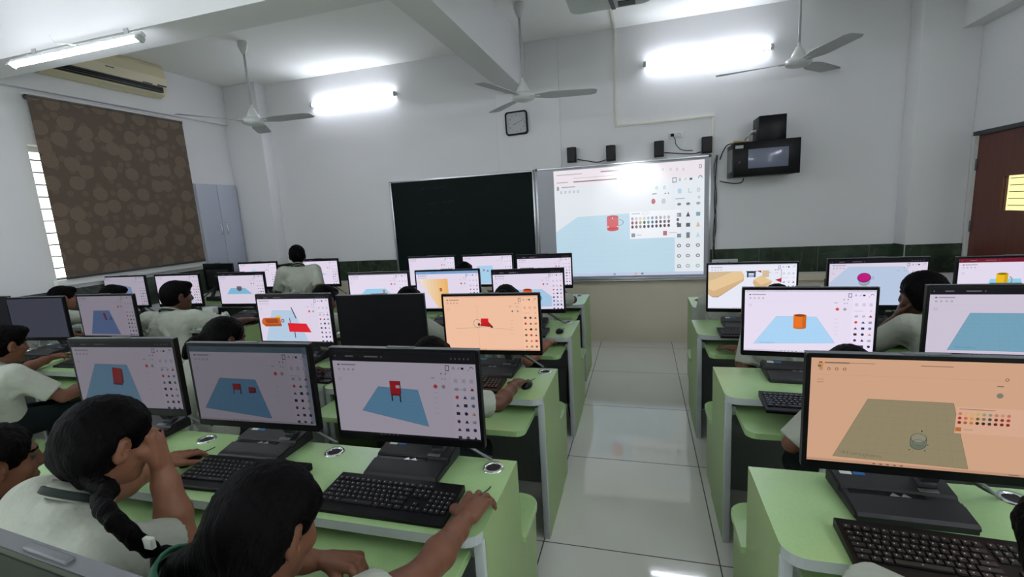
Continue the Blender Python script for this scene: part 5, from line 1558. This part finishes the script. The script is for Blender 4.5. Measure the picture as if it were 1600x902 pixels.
    if hair == 'short':
        hr.ell(W_(0, -.045, -.010), V3(.072, .060, .075) * s, M, .03); hr.ell(W_(.01, .05, .075), V3(.05, .045, .032) * s, M, .02)
    else:
        hr.ell(W_(0, -.040, -.012), V3(.078, .066, .078) * s, M, .03)
    if hair == 'bob':
        hr.ell(W_(0, -.030, -.045), V3(.086, .072, .085) * s, M, .04)
        for q in (-1, 1): hr.cone(W_(q * .066, .02, .03), W_(q * .072, -.02, -.10), .026 * s, .022 * s, .03)
    if hair in ('pulled', 'braids', 'bun'):
        for q in (-1, 1): hr.cone(W_(q * .060, .02, .05), W_(q * .05, -.06, -.03), .026 * s, .03 * s, .03)
    if hair == 'bun': hr.ell(W_(0, -.115, .02), V3(.04, .036, .04) * s, M, .012)
    hr.carve(W_(0, .118, -.050 if hair != 'pulled' else -.035), V3(.080, .077, .098 if hair != 'pulled' else .108) * s, M, .012)                 # the face
    if hair != 'bob':
        for q in (-1, 1): (hr.carve(W_(q * .088, .002, -.014), V3(.032, .027, .042) * s, M, .006), hr.carve(W_(q * .085, .022, -.050), V3(.034, .03, .04) * s, M, .008))   # the ears
    hr.half(W_(0, -.02, -.085), M @ V3(0, .1, -1), .012)
    hcut = Sdf(); hcut.p = hr.p; hcut.cuts = hr.cuts
    loose = Sdf()
    class Hair:
        def bounds(self):
            lo, hi = hr.bounds()
            if loose.p:
                l2, h2 = loose.bounds(); lo = np.minimum(lo, l2); hi = np.maximum(hi, h2)
            return lo, hi
        def __call__(self, P):
            o = hr(P)
            # shallow combed grooves so that the surface is not glassy
            if loose.p: o = smin(o, loose(P), .015)
            Q = (P - H) @ M
            return o + .0016 * np.sin(Q[:, 0] * 260 + 30 * Q[:, 2] + 14 * np.sin(Q[:, 1] * 40)) + .001 * np.sin(Q[:, 1] * 310 + Q[:, 2] * 90)
    if braid:
        for pts, r0, r1 in braid:
            P_ = np.array([V3(*p) if not callable(p) else p(W_) for p in pts])
            cur = [np.array(v) for v in spline([tuple(p) for p in P_], 26)]
            m_ = len(cur)
            for k in range(m_ - 1):
                r = r0 + (r1 - r0) * k / m_
                loose.cone(cur[k], cur[k + 1], r * (1 + .10 * math.sin(k * 2.2)), r * (1 + .10 * math.sin((k + 1) * 2.2)), .006)
    sdf_mesh('hair', Hair(), max(.006, res * .9), [MT['hair']], t, None, org)
    info = dict(t=t, org=org, W=W_, M=M, H=H, arms=arms, C7=C7, Ty=Ty, Sx=Sx, Bf=Bf, chest=chest, s=s)
    return info

def band(info, name, c, axis, r, w, m, th=.004):
    """small ring around a limb or a braid"""
    ax = unit(np.array(axis, float)); a = unit(np.cross(ax, V3(.3, .1, 1))); b_ = np.cross(ax, a); n = 18
    b = MB(); vs = []
    for (rr, hh) in ((r, -w / 2), (r + th, -w / 2), (r + th, w / 2), (r, w / 2)):
        for i in range(n): vs.append(tuple(np.array(c) + ax * hh + (a * math.cos(2 * PI * i / n) + b_ * math.sin(2 * PI * i / n)) * rr - info['org']))
    b.add(vs, [(j * n + i, j * n + (i + 1) % n, ((j + 1) % 4) * n + (i + 1) % n, ((j + 1) % 4) * n + i) for j in range(4) for i in range(n)], m, smooth=True)
    return b.build(name, info['t'])
UP = (0, 0, 1); FW = (0, 1, 0)
TZ = ZT + .022
GRP = 'school children at the computers'
# nearest left: girl with the braid, face on her right hand
pa = person('girl in white shirt with a long black braid, face resting on her right hand', (-1.285, .75, 1.205), hip=(-1.33, .575, .55), yaw=-3, head_yaw=-6, head_pitch=20,
            R=((-1.222, .825, 1.0), (-.10, .06, 1), (.75, .6, -.1), 'fist'), L=((-1.660, 1.115, TZ + .028), (.02, 1, -.05), UP, 'mouse'), hair='pulled', skin='a', sex='f', s=1.0, bs=1.13, hs=1.12, res=.006, hres=.0042, tie=True, group=GRP,
            hints={-1: (-.5, -.5, -.8)}, elbows={1: (-1.17, .80, .80), -1: (-1.60, .90, .81)}, shr={1: (-.01, -.05, -.05)}, sleeve=.78,
            braid=[([lambda W: W(.02, -.055, -.075), (-1.16, .665, 1.04), (-1.085, .605, 1.055), (-1.02, .585, 1.035), (-.99, .595, .99), (-.978, .615, .95)], .019, .013)])
b = MB(); W_ = pa['W']
for k in range(2): b.lathe([(.004, -.003), (.004, .003)], MT['chrome'], 10, c=tuple(W_(.079, .015 + .018 * k, .055) - pa['org']), axis='x')
b.build('hair_clip', pa['t'])
e = V3(-.978, .63, .935)
b = MB(); b.lathe([(.0, -.045), (.02, -.035), (.026, -.01), (.022, .02), (.012, .03)], MT['hair'], 14, c=tuple(e - pa['org'] - V3(0, 0, .02))); b.build('braid_end', pa['t'])
b = MB(); b.box(-.012, .012, -.006, .004, -.012, .012, MT['paper'], bev=.002); o = b.build('white_hair_tag', pa['t'], loc=tuple(V3(-.962, .60, .985) - pa['org']))
# nearest girl with the mouse beside the aisle
pb = person('girl with green hair ribbons, her right hand on the mouse beside the aisle', (-.665, .60, 1.172), hip=(-.70, .575, .55), yaw=0, head_yaw=-8, head_pitch=22,
            R=((-.466, 1.045, TZ + .030), (-.02, 1, -.06), UP, 'mouse'), L=((-.815, .900, .722), (1, .12, .0), (0, .25, 1), 'fist'), sleeve=.52, hair='braids', skin='b', sex='f', s=1.0, bs=1.06, hs=1.22, res=.006, hres=.004, group=GRP,
            elbows={1: (-.475, .80, .82), -1: (-1.0, .83, .735)},
            braid=[([lambda W: W(-.06, -.06, -.05), lambda W: W(-.115, -.065, -.085), lambda W: W(-.13, -.05, -.14), lambda W: W(-.115, -.06, -.19)], .032, .022),
                   ([lambda W: W(.045, -.07, -.06), lambda W: W(.06, -.095, -.11), lambda W: W(.05, -.105, -.17), lambda W: W(.045, -.10, -.21)], .032, .022)])
W_ = pb['W']
band(pb, 'hair_ribbon', W_(-.115, -.065, -.085), W_(-.13, -.05, -.14) - W_(-.06, -.06, -.05), .041, .022, MT['ribbon'], .006)
band(pb, 'hair_ribbon', W_(.056, -.088, -.095), W_(.05, -.105, -.17) - W_(.045, -.07, -.06), .042, .016, MT['ribbon'], .006)
# smiling child at the left edge
person('smiling child in profile cut by the left edge beside the braided girl', (-1.82, .78, 1.078), hip=(-1.90, .60, .55), yaw=-8, head_yaw=-12, head_pitch=8, hair='pulled', skin='b', sex='f', s=1.0, res=.006, group=GRP)
# boy reaching forward at the left edge
pd = person('boy at the left edge reaching both bare arms forward, bangle on one wrist', (-3.57, 1.70, 1.12), hip=(-3.60, 1.60, .55), yaw=4, head_yaw=-6, head_pitch=12,
            R=((-3.33, 2.00, .70), (.02, 1, -.05), UP, 'rest'), L=((-3.96, 2.12, .785), (-.25, 1, -.08), UP, 'mouse'), hair='short', skin='b', s=1.02, res=.007, group=GRP, hints={1: (.5, -.3, -.8), -1: (-.3, -.2, -.9)})
sh, el, w = pd['arms'][-1]; band(pd, 'bangle', el + (w - el) * .80, w - el, .025, .010, MT['gold'], .004)
# girl with the clip before the orange block screen
pe = person('girl with tied back hair and a white clip behind the slab and stool screens', (-2.0, 1.75, 1.165), yaw=-4, head_yaw=-18, head_pitch=18,
            R=((-1.775, 2.00, TZ + .05), (.15, 1, -.05), UP, 'mouse'), hair='pulled', skin='c', sex='f', group=GRP,
            braid=[([lambda W: W(0, -.09, -.01), lambda W: W(-.02, -.14, -.04), lambda W: W(-.03, -.15, -.10)], .032, .016)])
b = MB(); b.box(-.008, .008, -.012, .012, -.02, .02, MT['white'], bev=.004); b.build('hair_clip', pe['t'], loc=tuple(pe['W'](-.02, -.115, -.015) - pe['org']))
person('child with black hair bent low between the black screen and the peach screen', (-.87, 1.72, 1.09), yaw=-3, head_yaw=5, head_pitch=28,
       elbows={1: (-.60, 1.77, .79)}, R=((-.585, 2.0, TZ + .030), (.05, 1, -.08), UP, 'mouse'), hair='short', skin='c', group=GRP)
# third row, left
person('boy with a bare ear at the left edge, behind the dim dark screen', (-5.02, 2.85, 1.172), yaw=-4, head_yaw=-14, head_pitch=10, R=((-4.74, 3.18, .80), (.15, 1, -.12), UP, 'mouse'), hair='short', skin='a', group=GRP)
person('child whose black hair shows over the blue plane screen under the blind', (-4.47, 2.9, 1.166), yaw=0, head_yaw=-12, head_pitch=16,
       hair='short', skin='b', group=GRP)
pf = person('boy in white shirt seated before the blind, his back to the camera', (-3.64, 2.82, 1.20), elbows={1: (-3.31, 2.96, .81)}, hip=(-3.56, 2.63, .55), yaw=12, head_yaw=-30, head_pitch=6,
            R=((-3.37, 3.20, TZ + .03), (0, 1, -.1), UP, 'mouse'), hair='short', skin='c', s=1.10, tie=True, group=GRP, shoulder=.18)
person('child behind the orange block screen, dark hair below the standing boy', (-2.22, 2.80, 1.15), yaw=0, head_yaw=-5, head_pitch=22, R=((-1.90, 3.04, TZ + .026), (.1, 1, 0), UP, 'mouse'), hair='short', skin='c', res=.009, group=GRP)
person('child whose black crown shows above the right corner of the black screen', (-1.545, 2.8, 1.128), yaw=0, head_yaw=3, head_pitch=22, hair='short', skin='b', res=.009, group=GRP)
pg_ = person('girl with a bun whose hair shows above the peach screen with the red vehicle', (-.84, 2.78, 1.135), yaw=0, head_yaw=2, head_pitch=20,
            R=((-.565, 2.72, TZ + .022), (-.02, 1, -.06), UP, 'mouse'), hair='bun', skin='a', sex='f', res=.008, group=GRP, hints={1: (.6, -.4, -.8)})
sh, el, w = pg_['arms'][1]; band(pg_, 'red_wristband', el + (w - el) * .80, w - el, .024, .012, MT['red'], .003)
# fourth row
person('boy in white shirt standing between the far left screens', (-3.385, 3.95, 1.383), hip=(-3.385, 3.93, .68), yaw=30, head_yaw=8, head_pitch=8, stand=True, hair='short', skin='c', tie=True, group=GRP, shoulder=.16, seat=.5, hints={1: (.45, -.35, -1), -1: (-.45, -.35, -1)},
       R=((-3.16, 4.06, .80), (0, 1, -.3), UP, 'rest'), L=((-3.58, 4.00, .80), (0, 1, -.3), UP, 'rest'))
person('child whose round black crown shows between the chalkboard row screens', (-1.545, 3.85, 1.172), yaw=0, head_pitch=18, hair='short', skin='b', res=.009, group=GRP)
person('child behind the orange cup screen with a hand on the last left desk', (-.83, 3.78, 1.105), yaw=0, head_pitch=24, R=((-.66, 4.09, TZ + .026), (.08, 1, -.05), UP, 'mouse'), hair='short', skin='c', res=.009, group=GRP)
# right of the aisle
person('child behind the orange mug screen, forearm on the third right tray', (.735, 2.87, 1.10), yaw=0, head_pitch=22, L=((.555, 2.93, .70), (-.7, .55, 0), UP, 'rest'), hair='pulled', skin='b', sex='f', res=.008, hints={-1: (-.25, -.2, -1)}, group=GRP)
person('child on the last right bench with a raised forearm at the aisle', (.60, 3.80, 1.08), hip=(.62, 3.70, .55), yaw=0, head_pitch=22, L=((.455, 3.915, .785), (-.05, 1, .1), UP, 'rest'), hair='short', skin='c', res=.009, hints={-1: (-.1, -.2, -1)}, group=GRP)
person('girl in white shirt facing left with her hand at her chin, right of the aisle', (1.44, 2.90, 1.155), hip=(1.49, 2.66, .545), yaw=10, head_yaw=38, head_pitch=14,
       L=((1.355, 2.955, .90), (.25, -.1, 1), (-.7, .5, .1), 'cheek'), hair='bob', skin='c', sex='f', s=1.04, tie=False, group=GRP, hints={-1: (-.7, -.1, -1)}, shoulder=.155)
person('child with parted black hair below the orange mug screen', (.735, 1.90, 1.035), hip=(.73, 1.68, .545), yaw=0, head_yaw=0, head_pitch=30, L=((.64, 1.93, .70), (.9, .42, 0), UP, 'rest'), elbows={-1: (.525, 1.79, .695)}, sleeve=.97, shoulder=.12, hair='pulled', skin='b', sex='f', group=GRP)
person('child with black hair cut by the right edge at the bottom corner', (.615, .75, 1.19), hip=(.66, .67, .55), yaw=0, head_pitch=16, L=((.60, 1.0, .705), (.85, .4, 0), UP, 'rest'), elbows={-1: (.395, .90, .855)}, sleeve=.99, hair='bob', skin='b', sex='f', group=GRP)
# ------------------------------------------------------------------ daylight and added fill tubes out of view
W = bpy.data.worlds.new('sky'); SC.world = W; W.use_nodes = True
bg = W.node_tree.nodes['Background']; bg.inputs[0].default_value = (0.86, 0.96, 0.90, 1); bg.inputs[1].default_value = 4.2
for lb_, loc_, rz_ in (('added fill tube light on the wall behind the camera', (-.13, YF, 2.5), PI), ('lit tube light on the wall behind the camera, left part, unseen fill lamp', (-3.4, YF, 2.9), PI),
                       ('added fill tube light on the left wall nearest the camera', (XL, .7, 2.95), PI / 2), ('added fill tube light high on the left wall behind the camera', (XL, -.9, 2.95), PI / 2),
                       ('added fill tube light on the right wall beside the camera', (XR, 1.7, 2.95), -PI / 2), ('added fill tube light on the right wall behind the camera', (XR, .1, 2.95), -PI / 2)):
    tube_light('tube_light', lb_, loc_, rz_, 1.2, TS * 2.15, wire=False)  # unseen tubes added as room fill, stronger than the visible ones
SC.view_settings.view_transform = 'Standard'
SC.view_settings.look = 'None'
SC.view_settings.exposure = 0.0
SC.view_settings.gamma = 1.0
SC.view_settings.use_curve_mapping = False
SC.cycles.max_bounces = 8
SC.cycles.diffuse_bounces = 5
SC.cycles.glossy_bounces = 4
